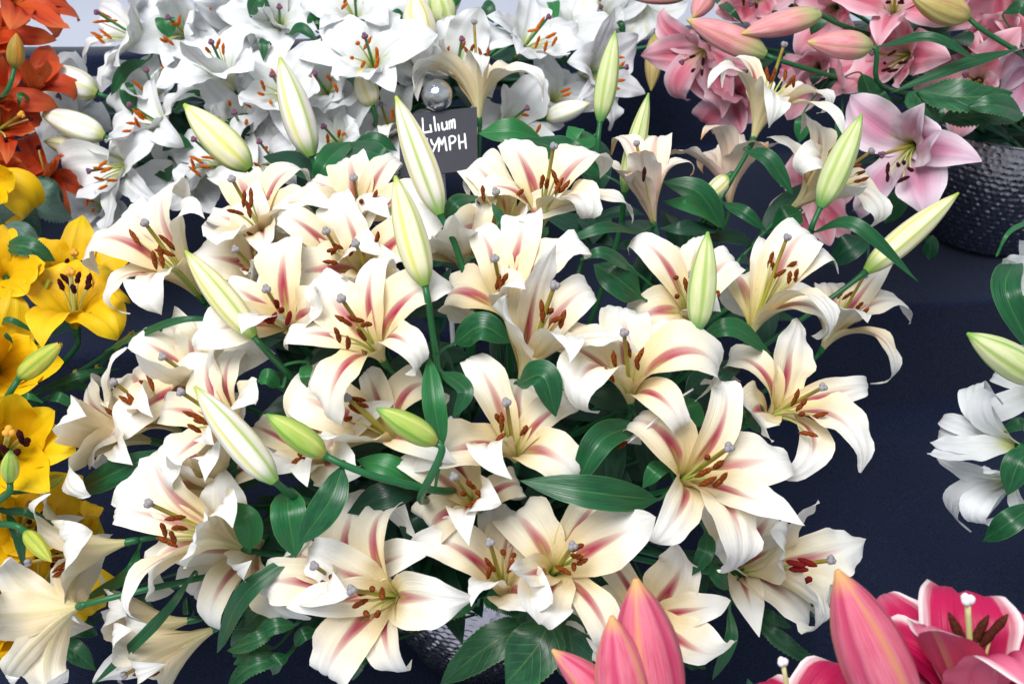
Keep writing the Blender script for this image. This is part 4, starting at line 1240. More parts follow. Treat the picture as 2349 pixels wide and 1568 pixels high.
LF((2,1), (500,330), (490,530), 110, mid=(470,430), off=-0.02)
LF((3,1), (1250,350), (900,120), 260, mid=(1060,180), off=0.05, mat='leaf_dark')
LF((3,1), (1500,350), (1330,80), 300, mid=(1400,200), off=0.05, mat='leaf_dark')
LF((1,1), (1650,530), (1950,290), 130, mid=(1760,340), off=-0.02)
LF((1,1), (2130,680), (2070,350), 90, mid=(2150,500), off=-0.03)
LF((1,1), (430,330), (600,470), 140, mid=(520,330), off=0.0)
LF((1,1), (300,440), (640,480), 70, mid=(500,470), off=0.0, shape='strap')

# ------------------------------------------------------------------ white lilies
def W(*a, **k):
    return flower('W', *a, **k)
W((0,0), (1340,420), (825,105), [(900,90,800,40), (1050,-60), (760,380,690,540), (900,560,790,700), (1290,130), (1000,560)], an=[(890,130),(940,180),(850,185),(900,290),(830,300),(850,335)], label='white lily beside the orange ones with its stamens bunched toward them')
W((0,0), (1640,330), (1435,150), [(1250,60), (1420,-60), (1650,40), (1400,560)], an=[(1500,200),(1530,180),(1440,350),(1400,350)], off=0.05, label='white lily with a dark green leaf showing through its stamens')
W((0,0), (2010,800), (1805,360), [(1490,490), (1540,350), (2050,280,2250,190), (2120,560), (1720,320)], an=[(1775,430),(1905,420),(1860,380)], off=-0.03, label='goblet-shaped white lily with ribbed yellowish outside')
W((0,1), (1080,640), (980,310), [(390,480), (600,200), (1240,100), (1600,260), (760,660), (1230,780)], an=[(920,370),(1005,370),(1085,455),(870,495),(965,550),(1085,540)], off=-0.02, label='largest white lily, wide open over a small peach bud', size=1.06, wide=1)
W((0,1), (920,290), (890,-90), [(390,20), (600,170), (1150,150), (1100,-80)], an=[(815,0),(900,-30)], off=0.02, label='white lily with frilled lip above the largest white bloom')
W((0,1), (1760,650), (1810,335), [(1680,140), (2150,320,2330,430), (1300,400), (1960,60), (1650,330)], an=[(1820,390),(1690,480),(1755,550),(1690,430)], label='white lily right behind the tall stigma of the cream bloom by the ball')
W((0,2), (120,510), (415,145), [(280,-60), (590,230,680,180), (740,330), (600,450), (180,420), (-60,100)], an=[(345,200),(285,260),(435,305),(465,355),(315,375),(390,405)], label='white lily with six orange anthers fanned out, next to a fat white bud', wide=1)
W((0,2), (640,640), (1080,575), [(900,280,1000,80), (1215,310), (1250,800), (970,1120), (600,500), (690,850)], an=[(1000,490),(1030,570),(1020,690),(985,750)], label='white lily at the edge of the dark cloth behind the tall pale green bud')
W((0,2), (0,1110), (228,925), [(380,650), (60,730), (580,1060), (100,1250)], an=[(155,1030),(210,980),(325,1105)], off=0.0, label='white lily above the dark leaf to the right of the name card')
W((0,2), (1240,-40), (1150,300), [(1620,20), (1340,260), (1060,340), (880,40)], fill=0, pist=False, off=0.05, label='white lily hanging below a pink bud, petals pointing down', away=True)
W((0,0), (1530,1160), (1105,895), [(1290,700,1370,560), (910,1030), (890,1190), (1740,770), (1590,1270)], an=[(1180,980),(1250,1015),(1140,1055),(1185,1100),(1100,1120)], label='white lily with one upright petal left of the fat leaning cream bud', wide=1)
W((0,0), (1190,1400), (760,1460), [(560,1290), (1340,1140), (560,1430,660,1590), (640,1690), (1350,1730), (850,2080)], an=[(880,1400),(840,1440),(910,1450),(850,1530),(955,1540),(880,1600)], off=-0.02, label='white lily facing the fallen orange petals with yellow-green throat', wide=1)
W((0,0), (1970,1470), (1655,1190), [(1560,1290), (1450,1570), (1650,1680), (2200,1650), (1850,1230)], an=[(1785,1345),(1680,1360),(1650,1405),(1770,1500),(1665,1530)], off=0.0, label='white lily below the tip of the fat leaning cream bud', wide=0)
W((0,1), (820,1300), (630,1080), [(560,1120), (700,820), (930,1150), (480,1430)], an=[(665,1190),(760,1140),(800,1145),(680,1260)], label='white lily between the slender upright bud and the drooping triangular petal')
W((0,1), (330,870), (190,640), [(-60,880), (100,430), (0,700), (560,800)], an=[(110,725),(95,805),(215,650),(175,870)], label='white lily directly behind the slender upright cream bud')
W((0,1), (700,860), (550,630), [(420,620), (800,650), (460,900), (800,900)], an=[(555,670),(675,665),(735,750)], off=0.03, label='shaded white lily deep under the largest white bloom')
W((0,1), (260,1440), (80,1210), [(100,1040), (-160,1350), (420,1150), (380,1560)], an=[(135,1265),(190,1350),(60,1410)], off=0.02, label='white lily behind the peach lily with rosy throat, half covered by a green leaf')
W((0,1), (1290,1160), (1100,950), [(800,880), (1000,1130), (1250,880), (1380,800)], an=[(1215,990)], off=0.02, fill=2, label='white lily behind the cream one beside the name card', pist=False)
W((1,0), (960,400), (740,300), [(640,430), (870,700), (1100,600), (820,260), (700,500)], an=[(760,315),(740,350),(795,410)], off=0.02, label='lowest white lily on the stand, next to a red-orange petal tip', pist=False)
W((0,0), (2060,120), (2085,185), [(1600,190), (2020,-60), (1700,40), (2300,60)], an=[(1700,60)], off=0.06, fill=2, label='white lily over the goblet-shaped bloom, ruffled edge toward the orange lilies')
W((0,2), (430,900), (560,700), [(560,700), (300,640), (650,880), (480,1000)], an=[(560,770),(570,810)], off=0.05, fill=0, pist=False, label='shaded white lily right of the curling cream petal by the ball')
W((0,0), (700,1050), (450,960), [(350,770), (400,1130), (650,850)], off=0.05, fill=0, pist=False, label='white lily with torn petals behind the white buds near the orange lilies')
W((0,1), (260,260), (250,60), [(170,60), (390,60), (230,500), (560,240)], off=0.04, fill=0, label='white lily with a narrow petal hanging down into a gap of leaves')
W((0,0), (1350,900), (1250,600), [(1050,760), (1210,620), (1500,680), (1150,1000)], off=0.06, fill=2, label='white lily behind the pointed leaf left of the upright petal')
W((0,2), (560,330), (600,100), [(420,520), (700,60), (760,420)], off=0.08, fill=0, label='shaded white lily between the fat white bud and the fanned anthers', pist=False)
W((0,1), (1450,600), (1400,380), [(1260,420), (1560,400), (1300,720), (1600,700)], off=0.07, fill=0, label='shaded white lily just behind the silver ball', pist=False)

W((0,0), (2080,1120), (2000,960), [(1800,1000), (2250,960)], off=0.03, label='white lily in the gap between the fat leaning bud and the slender upright one')
W((0,0), (620,1000), (500,820), [(380,760), (480,1090)], off=0.06, fill=3, label='white lily tucked above the split white bud')
W((0,0), (1650,1600), (1560,1480), [(1420,1760), (1800,1780)], off=0.05, fill=3, label='white lily low behind the peach lily that faces the yellow ones')
W((0,1), (620,1480), (560,1350), [(420,1500), (800,1560)], off=0.05, fill=2, label='white lily low behind the slender upright bud, crossed by its stalk')
W((0,0), (1850,640), (1760,560), [(1600,700), (1480,560)], off=0.08, fill=2, label='shaded white lily beneath the goblet-shaped bloom')
W((0,1), (1560,330), (1480,160), [(1300,220), (1640,140)], off=0.08, fill=3, label='white lily between the large peach white bud and the silver ball')
W((0,2), (900,200), (860,60), [(760,60), (1020,180)], off=0.08, fill=2, label='shaded white lily over the tall pale green bud')
def WB(*a, **k):
    return bud('W', *a, **k)
WB((0,0), (330,580), (830,800), 290, 'bud_W', 'white bud pointing at the orange lilies, uppermost of three')
WB((0,0), (370,970), (890,1170), 250, 'bud_W', 'white bud with split tip pointing at the orange lilies, between two others', split=0.25)
WB((0,0), (375,1205), (830,1300), 220, 'bud_C2', 'greenish bud pointing at the orange lilies, under two white ones', off=0.02)
WB((0,1), (930,585), (1040,900), 230, 'bud_WP', 'short peach bud in front of the largest white lily')
WB((0,1), (1400,-60), (1490,400), 310, 'bud_WP', 'large peach white bud rising behind the silver ball', off=0.0)
WB((0,1), (1580,-140), (1680,220), 260, 'bud_GC', 'yellow-green bud close behind the large peach white bud', off=0.04)
WB((0,2), (660,300), (760,-60), 270, 'bud_W', 'fat white bud hanging head down over the fanned orange anthers')
WB((0,2), (765,885), (400,1010), 190, 'bud_W', 'white bud lying sideways behind the tall pale green bud')
WB((0,2), (1290,775), (1330,300), 170, 'bud_PO', 'hanging olive bud turning brown, alone before the dark cloth', off=0.0, via=[(1370,250,0.0),(1420,330,0.04)])

def WL(*a, **k):
    return leaf('W', *a, **k)
WL((0,0), (1250,520), (950,815), 120, off=-0.01)
WL((0,0), (1130,960), (1100,700), 140, off=-0.01)
WL((0,0), (1450,320), (1420,170), 170, off=0.0)
WL((0,0), (2130,120), (2310,60), 150, off=-0.02)
WL((0,0), (2000,1000), (2100,1200), 280, off=0.03, mat='leaf_dark')
WL((0,0), (1790,800), (1490,970), 70, off=-0.01, shape='strap')
WL((0,0), (2300,360), (2250,520), 90, off=-0.01)
WL((0,1), (330,290), (580,350), 110, off=0.0)
WL((0,1), (560,260), (600,200), 150, off=0.02)
WL((0,1), (1250,280), (1330,130), 140, off=0.0)
WL((0,0), (1300,1300), (1450,1560), 230, off=0.03)
WL((0,0), (1640,1250), (1390,1290), 130, off=0.0)
WL((0,2), (430,20), (480,200), 110, off=-0.01)
WL((0,2), (540,520), (520,420), 110, off=0.02)
WL((0,2), (980,220), (1060,320), 70, off=0.0)
WL((0,1), (1750,60), (1770,-80), 130, off=0.0)
WL((0,1), (1960,80), (2080,200), 150, off=0.02)

# ------------------------------------------------------------------ pink lilies
def P(*a, **k):
    return flower('P', *a, **k)
P((0,2), (1800,390), (1555,530), [(1400,200,1350,40), (1200,490), (1540,640,1615,880), (1860,650,1850,980), (1690,400)], an=[(1640,485),(1735,525),(1650,600),(1725,620)], label='pink lily with dark anthers spreading against the dark cloth beside the white lilies', wide=1, off=-0.03)
P((0,3), (1420,480), (1050,450), [(760,600,580,520), (1330,150), (1650,480), (1280,720), (740,790), (990,180)], an=[(1220,455),(1160,540),(1310,535),(1170,595),(1225,605)], label='pale pink lily with yellow throat under an arching strap leaf', tilt=35)
P((0,3), (1240,170), (1250,-160), [(740,-40), (1750,210), (1450,-60), (1000,-150)], an=[(1190,20),(1310,0)], label='pale pink lily with long yellow filaments above the arching strap leaf', off=-0.02)
flower('P', (0,3), (1440,1230), (1135,1320), [(960,960,850,800), (1450,920), (1740,1290,1990,1370), (1470,1640,1480,1830), (1000,1690,890,1890), (1600,1110)],
       an=[(1185,1440),(1275,1410),(1325,1390),(1380,1450),(1185,1520),(1315,1530)], label='large lilac pink lily spread open beside the hammered bowl', style='L', off=-0.08, size=1.1, wide=1)
P((0,3), (1990,700), (1850,640), [(1530,520), (2300,250), (1400,760), (2050,780), (1880,260)], an=[(1930,680)], fill=2, label='pink lily above the toothed leaves of the hammered bowl, nearly one colour', off=0.02)
flower('P', (0,3), (2520,420), (2300,560), [(2030,740), (2200,480), (2500,780)], fill=0, pist=False, style='L', label='pale lilac pink petals at the edge of the pink lilies by the bowl', off=-0.03)
P((0,3), (2130,-60), (2100,100), [(2050,160), (1900,-30), (2300,60)], fill=0, pist=False, label='bright rose pink lily over a dark green leaf beside the olive bud')
P((0,2), (2200,-30), (2150,30), [(1840,110), (2060,190), (2310,120), (1990,-60)], an=[(2080,10),(2190,50)], fill=2, label='rose pink lily behind the long pink and green bud')
P((0,2), (2000,780), (1900,900), [(1790,1000), (2060,1140), (1900,860), (2150,650)], fill=0, pist=False, label='shaded pink lily hanging behind the tallest cream lily', off=0.05)
P((1,3), (560,260), (500,420), [(160,390), (690,710), (440,580), (870,620)], fill=2, pist=False, label='shaded pink lily drooping behind the lime green bud', off=0.08)
P((0,3), (620,560), (480,600), [(340,560), (560,720), (460,490), (800,760)], fill=0, pist=False, label='shaded pink lily behind the swept-back petals of the tallest cream lily', off=0.05)
P((0,3), (760,60), (620,90), [(480,60), (850,150), (640,-60)], fill=0, pist=False, label='deep pink lily between two pink buds', off=0.04)
P((0,3), (2150,330), (2050,330), [(1880,250), (1980,350), (2290,230), (1870,400)], fill=0, pist=False, label='deep rose lily folded behind the long bare stalk of the olive bud', off=0.04)

def PB(*a, **k):
    return bud('P', *a, **k)
PB((0,2), (1595,165), (2265,465), 270, 'bud_P', 'long pink bud turning green at its base, pointing at the white lilies', via=[(2400,520,0.0), (2860,660,0.05)], off=-0.07)
PB((0,3), (-60,290), (605,125), 240, 'bud_P', 'pink bud with pale green stripe lying across the pink lilies', off=-0.05, via=[(730,190,0.02)])
PB((0,3), (500,360), (1040,400), 270, 'bud_P', 'plump rose bud with short bent stalk', via=[(1090,440,0.0), (1080,620,0.02)], off=-0.08)
PB((0,3), (1380,-40), (1870,150), 280, 'bud_PO', 'olive bud with pink blush on a long bare stalk', via=[(2000,260,0.0), (2260,420,0.02)], off=-0.06)
PB((0,2), (1650,150), (1790,-60), 200, 'bud_P', 'deep pink bud behind the long pink and green bud')
PB((0,2), (1080,-30), (1620,-60), 190, 'bud_P', 'dark pink bud lying level over the white lilies')
def PL(*a, **k):
    return leaf('P', *a, **k)
PL((0,3), (1140,390), (1975,530), 90, mid=(1560,320), off=-0.09, shape='strap')
PL((0,3), (2260,430), (1210,795), 110, mid=(1780,570), off=-0.07, shape='strap')
PL((0,3), (965,640), (1290,980), 190, mid=(1080,860), off=-0.02, fold=0.5)
PL((0,3), (1720,330), (1700,480), 330, off=0.02, mat='leaf_dark')
PL((0,3), (650,130), (530,300), 170, off=-0.02)
PL((0,2), (2330,520), (2110,760), 100, mid=(2180,570), off=-0.02)
PL((0,3), (600,640), (620,800), 230, off=0.02, mat='leaf_dark')
PL((0,2), (1830,-20), (2080,210), 90, mid=(1960,80), off=-0.03)
PL((0,3), (2180,110), (2400,170), 130, off=-0.04)
PL((0,3), (1500,980), (1560,1100), 200, off=-0.03)
PL((1,3), (1340,250), (1160,520), 190, off=0.0)
PL((1,3), (1500,640), (1540,830), 130, off=0.0)
PL((0,3), (450,1000), (430,1220), 140, off=0.0)
PL((0,3), (800,1060), (780,1200), 150, off=0.0)
PL((0,3), (1650,110), (1520,330), 300, off=0.04, mat='leaf_dark')
sprig('P', 'toothed dark green leaves hanging over the rim of the bowl of pink lilies',
      [((0,3), (1450,780), (2250,800), 300, (1850,830), dict(off=-0.12)), ((0,3), (2330,960), (1870,910), 250, (2100,900), dict(off=-0.15)),
       ((0,3), (1650,1010), (2340,1010), 260, (2000,960), dict(off=-0.10)), ((0,3), (1380,780), (1600,1080), 240, (1500,900), dict(off=-0.10))], (-0.12, -0.06))

# ------------------------------------------------------------------ orange lilies
def O(*a, **k):
    return flower('O', *a, **k)
O((0,0), (40,90), (200,-60), [(700,170), (600,245), (485,345), (90,240), (540,50)], fill=0, pist=False, size=1.6, off=0.0, label='orange lily with long pointed petals over the pale table top', tilt=45)
O((0,0), (270,850), (330,520), [(460,400), (400,510), (230,500), (640,870), (540,540)], fill=0, pist=False, size=1.15, label='orange lily behind the white buds, petals upright')
O((0,0), (-40,1130), (180,980), [(330,940), (290,1110), (130,890,190,1040), (60,1390)], fill=3, size=1.2, label='red-orange lily with a curled petal over the dark cloth')
O((0,0), (420,1560), (300,1350), [(230,1160,300,1280), (500,1330), (390,1390), (600,1860), (640,1640)], fill=2, pist=False, size=1.3, label='red-orange lily hanging lowest, one petal tip pointing down beside the white lily', off=0.0)
O((0,0), (-60,880), (40,700), [(70,800), (60,560), (20,480), (30,900)], fill=0, pist=False, size=1.25, label='red-orange lily below the olive orange bud')
O((0,0), (-30,1560), (150,1430), [(390,1375), (200,1550), (120,1830), (200,1390)], fill=1, size=1.3, label='orange lily directly above the topmost yellow petals', pist=False)
O((0,0), (-60,330), (20,250), [(60,200), (40,450), (110,330)], fill=0, pist=False, size=1.2, label='dark red-orange lily in the shade beside the olive orange bud')
bud('O', (0,0), (140,285), (125,575), 160, 'bud_O', 'ribbed olive orange bud upright between orange petals', via=[(100,680,0.0)], off=-0.05)
leaf('O', (0,0), (270,860), (160,910), 60, off=0.0)
sprig('O', 'silvery toothed leaves under the red-orange lilies',
      [((1,0), (100,180), (620,480), 330, (380,330), dict(mat='leaf_silver', off=-0.06)), ((1,0), (20,250), (350,640), 300, (180,460), dict(mat='leaf_silver', off=-0.10)),
       ((1,0), (40,330), (120,660), 260, (60,500), dict(mat='leaf_silver', off=-0.12)), ((1,0), (250,160), (500,440), 240, (400,260), dict(mat='leaf_dark', off=-0.05))], (0.10, -0.10))
# ------------------------------------------------------------------ yellow lilies
def Y(*a, **k):
    return flower('Y', *a, **k)
Y((1,0), (655,1440), (600,935), [(350,1000,220,960), (860,950,980,925), (420,1320,330,1570), (900,1320,1040,1520), (500,890), (1150,1170)], an=[(520,1040),(570,1000),(665,985),(630,1080),(750,1060),(760,1000)], size=1.25, off=-0.05, stem_via=[(660,1560,0.0),(500,1750,0.03)], label='bright yellow lily open wide against the dark cloth beside the peach cream lily', wide=1)
Y((1,0), (60,1010), (0,780), [(380,900), (-20,690), (260,1035), (150,760)], size=1.2, fill=0, pist=False, off=0.0, label='golden yellow lily with broad petal touching the wide open yellow one')
Y((1,0), (640,1050), (635,770), [(480,900), (860,890), (660,870)], an=[(570,850),(655,860),(700,850)], size=1.1, off=0.03, label='yellow lily behind the wide open one, only its amber stigma and rim showing')
Y((1,0), (-230,170), (-60,90), [(140,130), (10,20), (270,370,70,540), (40,345)], size=1.15, fill=0, pist=False, off=0.0, label='uppermost yellow lily with one petal curled like a hook')
Y((2,0), (20,1140), (75,910), [(60,600), (470,730), (640,1070), (400,1400), (-200,900)], an=[(55,900),(180,960),(230,1000),(35,1060),(145,1085)], size=1.4, off=-0.05, label='golden yellow lily behind the small pointed green bud', wide=1)
Y((2,0), (-40,420), (60,250), [(300,230), (325,500), (540,330), (-60,130)], size=1.3, fill=0, pist=False, off=0.0, label='yellow lily behind the fat yellow-green bud with brown tip')
Y((3,0), (160,330), (250,50), [(480,100), (0,60), (420,350), (150,-80)], an=[(250,50),(370,115),(250,185),(330,230)], size=1.25, off=0.0, label='ochre yellow lily in shade under the golden one, dark anthers crossed by a strap leaf')
Y((3,0), (590,360), (620,200), [(530,40), (690,40), (820,250), (500,300)], size=1.0, fill=0, pist=False, off=0.04, label='ochre yellow lily with upright petals behind the sideways cream trumpet')
Y((3,0), (330,820), (360,560), [(540,830), (0,700), (940,660), (700,1000), (200,500)], an=[(490,490),(460,560)], size=1.4, off=0.02, label='ochre yellow lily beneath the cream trumpet with the pink stigma', pist=False)
Y((3,0), (-80,1150), (0,1200), [(40,1200), (0,1350), (20,1080)], size=1.1, fill=0, pist=False, label='yellow petals behind the star-shaped white lily')
def YB(*a, **k):
    return bud('Y', *a, **k)
YB((2,0), (515,160), (170,445), 200, 'bud_Y', 'fat yellow-green bud with ragged brown tip', via=[(70,600,0.0),(0,760,0.03)], off=-0.08, split=0.2)
YB((2,0), (85,1070), (85,1335), 165, 'bud_G', 'small pointed green bud on a curved stalk before golden petals', via=[(80,1420,0.0),(0,1490,0.01)], off=-0.10)
YB((3,0), (440,525), (215,265), 160, 'bud_Y', 'small pale yellow-green bud nodding over ochre petals', via=[(130,215,0.0),(-20,200,0.02)], off=-0.10)
YB((2,0), (545,1290), (330,1380), 120, 'bud_Y', 'small yellow bud with cut brown tip under the golden lily', off=-0.03)
def spent(tile, pts, label, head=0.0055):
    P3 = []
    for x, y, dd in pts:
        px = tp(tile, x, y)
        P3.append(at(px, dome_depth('Y', tp(tile, pts[0][0], pts[0][1])) - 0.02 + dd))
    path = np.vstack([spline(P3, 24)[:-1], bez(P3[-1], P3[-1] + 0.1 * nrm(P3[-1] - P3[-2]), np.array(GROUPS['Y']['pot']) + np.array([0.04, 0, 0.10]), np.array(GROUPS['Y']['pot']) + np.array([0.03, 0.02, -0.045]), 12)])
    foot = path[-1]
    t = thing('spent_stalk', label, 'flower stalk', foot, GNAME['Y'])
    V, F, uv = tube(path, np.linspace(0.0024, 0.0038, len(path)), 8)
    mesh_obj('stem', V, F, M['stem'], t, uv, foot)
    n = 6
    dv = nrm(path[0] - path[3])
    V, F, uv = tube([path[0] - dv * 0.004, path[0] + dv * 0.010, path[0] + dv * 0.026, path[0] + dv * 0.030], [0.0030, 0.0032, 0.0024, 0.0034], 8)
    mesh_obj('seed_pod', V, F, M['bud_Y'], t, uv, foot)
    k = len(path) // 3
    nd = path[k]
    V, F, uv = tube([nd - 0.003 * dv, nd, nd + 0.003 * dv], [0.0040, 0.0052, 0.0040], 8)
    mesh_obj('node', V, F, M['bud_Y'], t, uv, foot)
    STEMS['Y'].append((t, path, foot))
spent((2,0), [(985,180,0.0),(780,330,0.0),(520,480,0.01),(300,590,0.03)], 'bare green stalk without its flower, ending close under the strap leaf')
spent((2,0), [(1000,190,0.0),(890,300,0.01),(770,430,0.02),(480,590,0.04)], 'bare green stalk with a pale joint, lower of the two flowerless ones')
spent((1,0), [(335,1190,0.0),(260,1370,0.0),(215,1560,0.02)], 'short upright bare stalk left by a fallen yellow flower')
def YL(*a, **k):
    return leaf('Y', *a, **k)
YL((2,0), (420,640), (690,720), 90, off=-0.02)
YL((2,0), (300,580), (1020,370), 70, mid=(700,420), off=0.0, shape='strap')
YL((2,0), (450,600), (780,540), 110, off=0.01)
YL((2,0), (200,690), (370,660), 60, off=-0.03)
YL((3,0), (-20,90), (490,215), 80, mid=(240,110), off=-0.06, shape='strap')
YL((3,0), (60,100), (200,560), 90, mid=(160,330), off=-0.06, shape='strap')
YL((1,0), (-20,1380), (300,1450), 60, off=-0.02, shape='strap')
YL((1,0), (0,1500), (150,1560), 50, off=0.0, shape='strap')
YL((2,0), (0,560), (250,600), 120, off=0.02, mat='leaf_dark')
YL((2,0), (300,1120), (490,990), 70, off=0.02)
sprig('Y', 'green toothed leaf lying above the golden yellow lily',
      [((1,0), (60,700), (470,840), 200, (260,730), dict(off=-0.02)), ((1,0), (30,560), (330,650), 160, (200,580), dict(off=0.02, mat='leaf_silver'))], (0.06, 0.10))

# ------------------------------------------------------------------ white lilies on the far side of the cloth gap
def RF(*a, **k):
    return flower('R', *a, **k)
RF((2,3), (2330,1040), (1850,900), [(1920,650,2100,535), (1980,640,2215,600), (1640,800), (1540,1000), (1520,1090), (1650,900)], fill=0, pist=False, size=1.1, off=-0.02, label='white lily with narrow closed petals and one pair curled up, alone before the dark cloth')
RF((2,3), (2300,1300), (1950,1500), [(1850,1420,1860,1785), (1960,1560,2070,1590), (1920,1600,2130,1680), (2000,1250)], fill=0, pist=False, size=1.0, off=0.0, label='white lily with downward curled petals below the one with closed petals')
RF((1,3), (2620,1130), (2250,900), [(2170,820), (2120,900), (2110,930), (2310,660)], fill=0, pist=False, size=1.15, off=-0.02, label='white lily with bunched petal tips over the long drooping leaf', pri=(25, 10))
RF((2,3), (2560,560), (2300,480), [(2160,430), (2350,420), (2500,300)], fill=0, pist=False, off=0.03, label='single white petal showing beneath the plain green bud')
bud('R', (2,3), (1865,70), (2500,460), 330, 'bud_GC', 'plain green bud pointing across the dark cloth, below a long drooping leaf', off=-0.06)
def RL(*a, **k):
    return leaf('R', *a, **k)
RL((1,3), (2440,1640), (2320,780), 235, mid=(2190,1090), off=-0.05, fold=0.4)
RL((2,3), (2420,1060), (2205,1450), 240, mid=(2300,1180), off=-0.06)
RL((3,3), (2440,30), (1995,345), 210, mid=(2220,190), off=-0.04)
RL((1,3), (2460,480), (2110,805), 50, mid=(2230,590), off=-0.02, shape='strap')
RL((2,3), (2380,900), (2150,910), 120, off=0.0)
# ------------------------------------------------------------------ hot pink lilies
def HF(*a, **k):
    return flower('H', *a, **k)
HF((3,3), (1930,2040), (1865,850), [(1180,1180,985,1290), (1230,950,1100,740), (1600,1150,1450,1000), (1850,1050,1790,1010), (2350,1080,2480,1050), (2150,1330,2420,1420)],
   an=[(1790,1130),(1960,1130),(2080,1120)], off=-0.02, size=1.08, tilt=64, label='open hot pink lily with white-edged petals and tall pale stigma', pri=(34, 45), wide=1)
HF((3,3), (470,2380), (287,1380), [(760,1460,990,1550), (250,1640), (560,1800), (0,1760), (900,1880), (380,1950)], off=0.0, fill=0, size=0.9, wide=1, label='hot pink lily just entering below the dark cloth, arched petal beside the large bud', pri=(30, 60), tilt=70)
bud('H', (3,3), (755,600), (1330,1900), 640, 'bud_H', 'large hot pink bud with orange ribs next to the open hot pink lily', off=0.0, lean=0.03)
bud('H', (3,2), (1160,670), (1350,2000), 660, 'bud_H', 'half-open rose pink bloom, built as a large closed bud, in front of the cream lilies', off=0.0, lean=0.02)  # half-open bloom: its petals are modelled as two closed buds
bud('H', (3,2), (955,990), (1130,2000), 520, 'bud_H', 'shorter part of the half-open rose pink bloom, built as a closed bud, before the cream lilies', off=-0.03, lean=0.02)
bud('H', (3,2), (445,1275), (1120,1950), 360, 'bud_H', 'rose pink petal, built as a closed bud, slanting low over the toothed leaves by the bowl', off=-0.02, lean=0.0, curve=0.08)  # a narrow curved petal, modelled as a closed bud

# ------------------------------------------------------------------ foliage round the bowl, fallen stamen, moth
sprig('N', 'big glossy toothed leaves with pale midribs in front of the bowl of cream lilies',
      [((3,1), (2420,1060), (1630,1570), 330, (2050,1230), dict(off=0.02, tooth=0.035)), ((3,2), (440,1010), (40,1580), 480, (300,1270), dict(off=-0.02, tooth=0.035)),
       ((3,2), (560,950), (640,1560), 380, (610,1230), dict(off=0.02, tooth=0.03, mat='leaf_toothed'))], (0.09, -0.09))
sprig('N', 'curly toothed leaves draped on the bowl rim under the open cream lily',
      [((3,1), (1400,900), (1950,880), 230, (1680,930), dict(off=0.05, wave=0.12)), ((3,1), (1320,930), (1290,1120), 170, None, dict(off=0.05, wave=0.1)),
       ((3,1), (2000,830), (2349,1000), 210, (2200,870), dict(off=0.04, wave=0.1)), ((3,1), (1020,1290), (875,1530), 170, (900,1380), dict(off=0.04)),
       ((3,2), (50,880), (270,1120), 200, (200,930), dict(off=0.03, wave=0.1))], (0.0, -0.13))
sprig('N', 'dark toothed leaves spilling from the bowl toward the white trumpet lily',
      [((3,1), (390,1060), (-20,1220), 150, (190,1080), dict(off=0.0)), ((3,1), (320,1330), (190,1490), 130, None, dict(off=0.0)), ((3,1), (570,1120), (380,1250), 120, None, dict(off=0.03)),
       ((3,0), (2360,1080), (1940,1280), 150, (2170,1200), dict(off=-0.01)), ((3,0), (2340,1260), (2000,1400), 120, None, dict(off=0.01)), ((3,1), (300,1330), (-200,1600), 190, (0,1420), dict(off=0.0)),
       ((3,1), (300,900), (-60,1090), 260, None, dict(off=0.06)), ((3,1), (700,1130), (620,1290), 150, None, dict(off=0.06)), ((3,1), (200,1000), (-150,1330), 260, None, dict(off=0.07))], (-0.12, -0.06))
sprig('N', 'ragged dark leaves low over the cloth below the star-shaped white lily',
      [((3,0), (560,1090), (830,1150), 170, (700,1090), dict(off=0.03)), ((3,0), (480,1200), (820,1450), 180, (640,1290), dict(off=0.04)), ((3,0), (60,1130), (450,1480), 220, (250,1280), dict(off=0.12)),
       ((3,0), (1190,860), (1310,920), 110, None, dict(off=0.04))], (-0.13, -0.02))
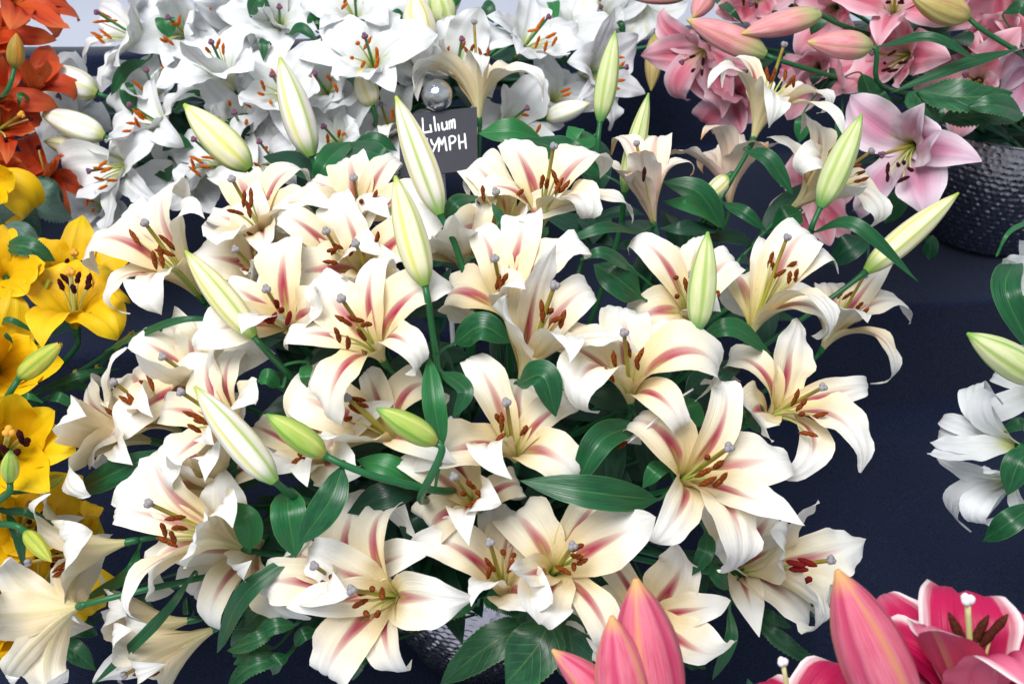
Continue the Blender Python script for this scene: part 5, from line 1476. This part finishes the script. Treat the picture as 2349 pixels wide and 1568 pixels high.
sprig('N', 'long dark toothed leaf trailing down the cloth from the half open white lily',
      [((3,3), (40,1000), (610,1410), 170, (300,1220), dict(off=0.03)), ((3,3), (60,930), (360,1070), 130, (220,1010), dict(off=0.04)), ((3,3), (380,880), (740,1010), 120, (570,950), dict(off=0.05)),
       ((3,2), (1600,1420), (1760,1430), 100, None, dict(off=0.05))], (0.13, -0.03))

def fallen_stamen():
    t2 = (2, 2)
    d = dome_depth('N', tp(t2, 1150, 950)) - 0.035
    P3 = [at(tp(t2, x, y), d + dd) for x, y, dd in [(1650, 545, 0.02), (1450, 680, 0.01), (1280, 850, 0.0), (1090, 1005, 0.0)]]
    V, F, uv = tube(spline(P3, 18), 0.0011, 7)
    t = thing('fallen_stamen', 'loose pale filament with rust anther lying across the dark leaves', 'stamen', P3[-1])
    fo = mesh_obj('filament', V, F, M['stake'], t, uv, P3[-1])
    V, F, uv = anther_mesh(at(tp(t2, 1045, 1025), d), P3[-1] - P3[-2], 0.013, 0.0024, rng)
    mesh_obj('anther', V, F, M['anther_N'], t, uv, P3[-1])
fallen_stamen()
def moth():
    t2 = (2, 1)
    d = 0.0
    # rests on the lower petal of the widest bloom
    d = dome_depth('N', tp(t2, 1150, 320)) - 0.028
    c = at(tp(t2, 975, 240), d)
    t = thing('moth', 'tiny brown moth with folded wings resting in the widest white-tipped lily', 'moth', c)
    def q(x, y, l=0.0):
        return at(tp(t2, x, y), d - l) - c
    for k, tri in enumerate([[(948, 208), (985, 216), (972, 284)], [(985, 216), (1008, 228), (974, 286)]]):
        a, b, e = [q(x, y, l) for (x, y), l in zip(tri, (0.002, 0.004, 0.0) if k == 0 else (0.004, 0.002, 0.0))]
        V = [a, b, e] + [p + np.array([0, 0.0006, -0.0004]) for p in (a, b, e)]
        mesh_obj('wing', V, [(0, 1, 2), (5, 4, 3), (0, 3, 4, 1), (1, 4, 5, 2), (2, 5, 3, 0)], M['moth'], t, smooth=False)
    V, F, uv = tube([q(970, 280, 0.001), q(973, 260, 0.002), q(976, 235, 0.002), q(978, 222, 0.001)], [0.0006, 0.0013, 0.0014, 0.0005], 7)
    mesh_obj('body', V, F, M['moth'], t, uv)
moth()
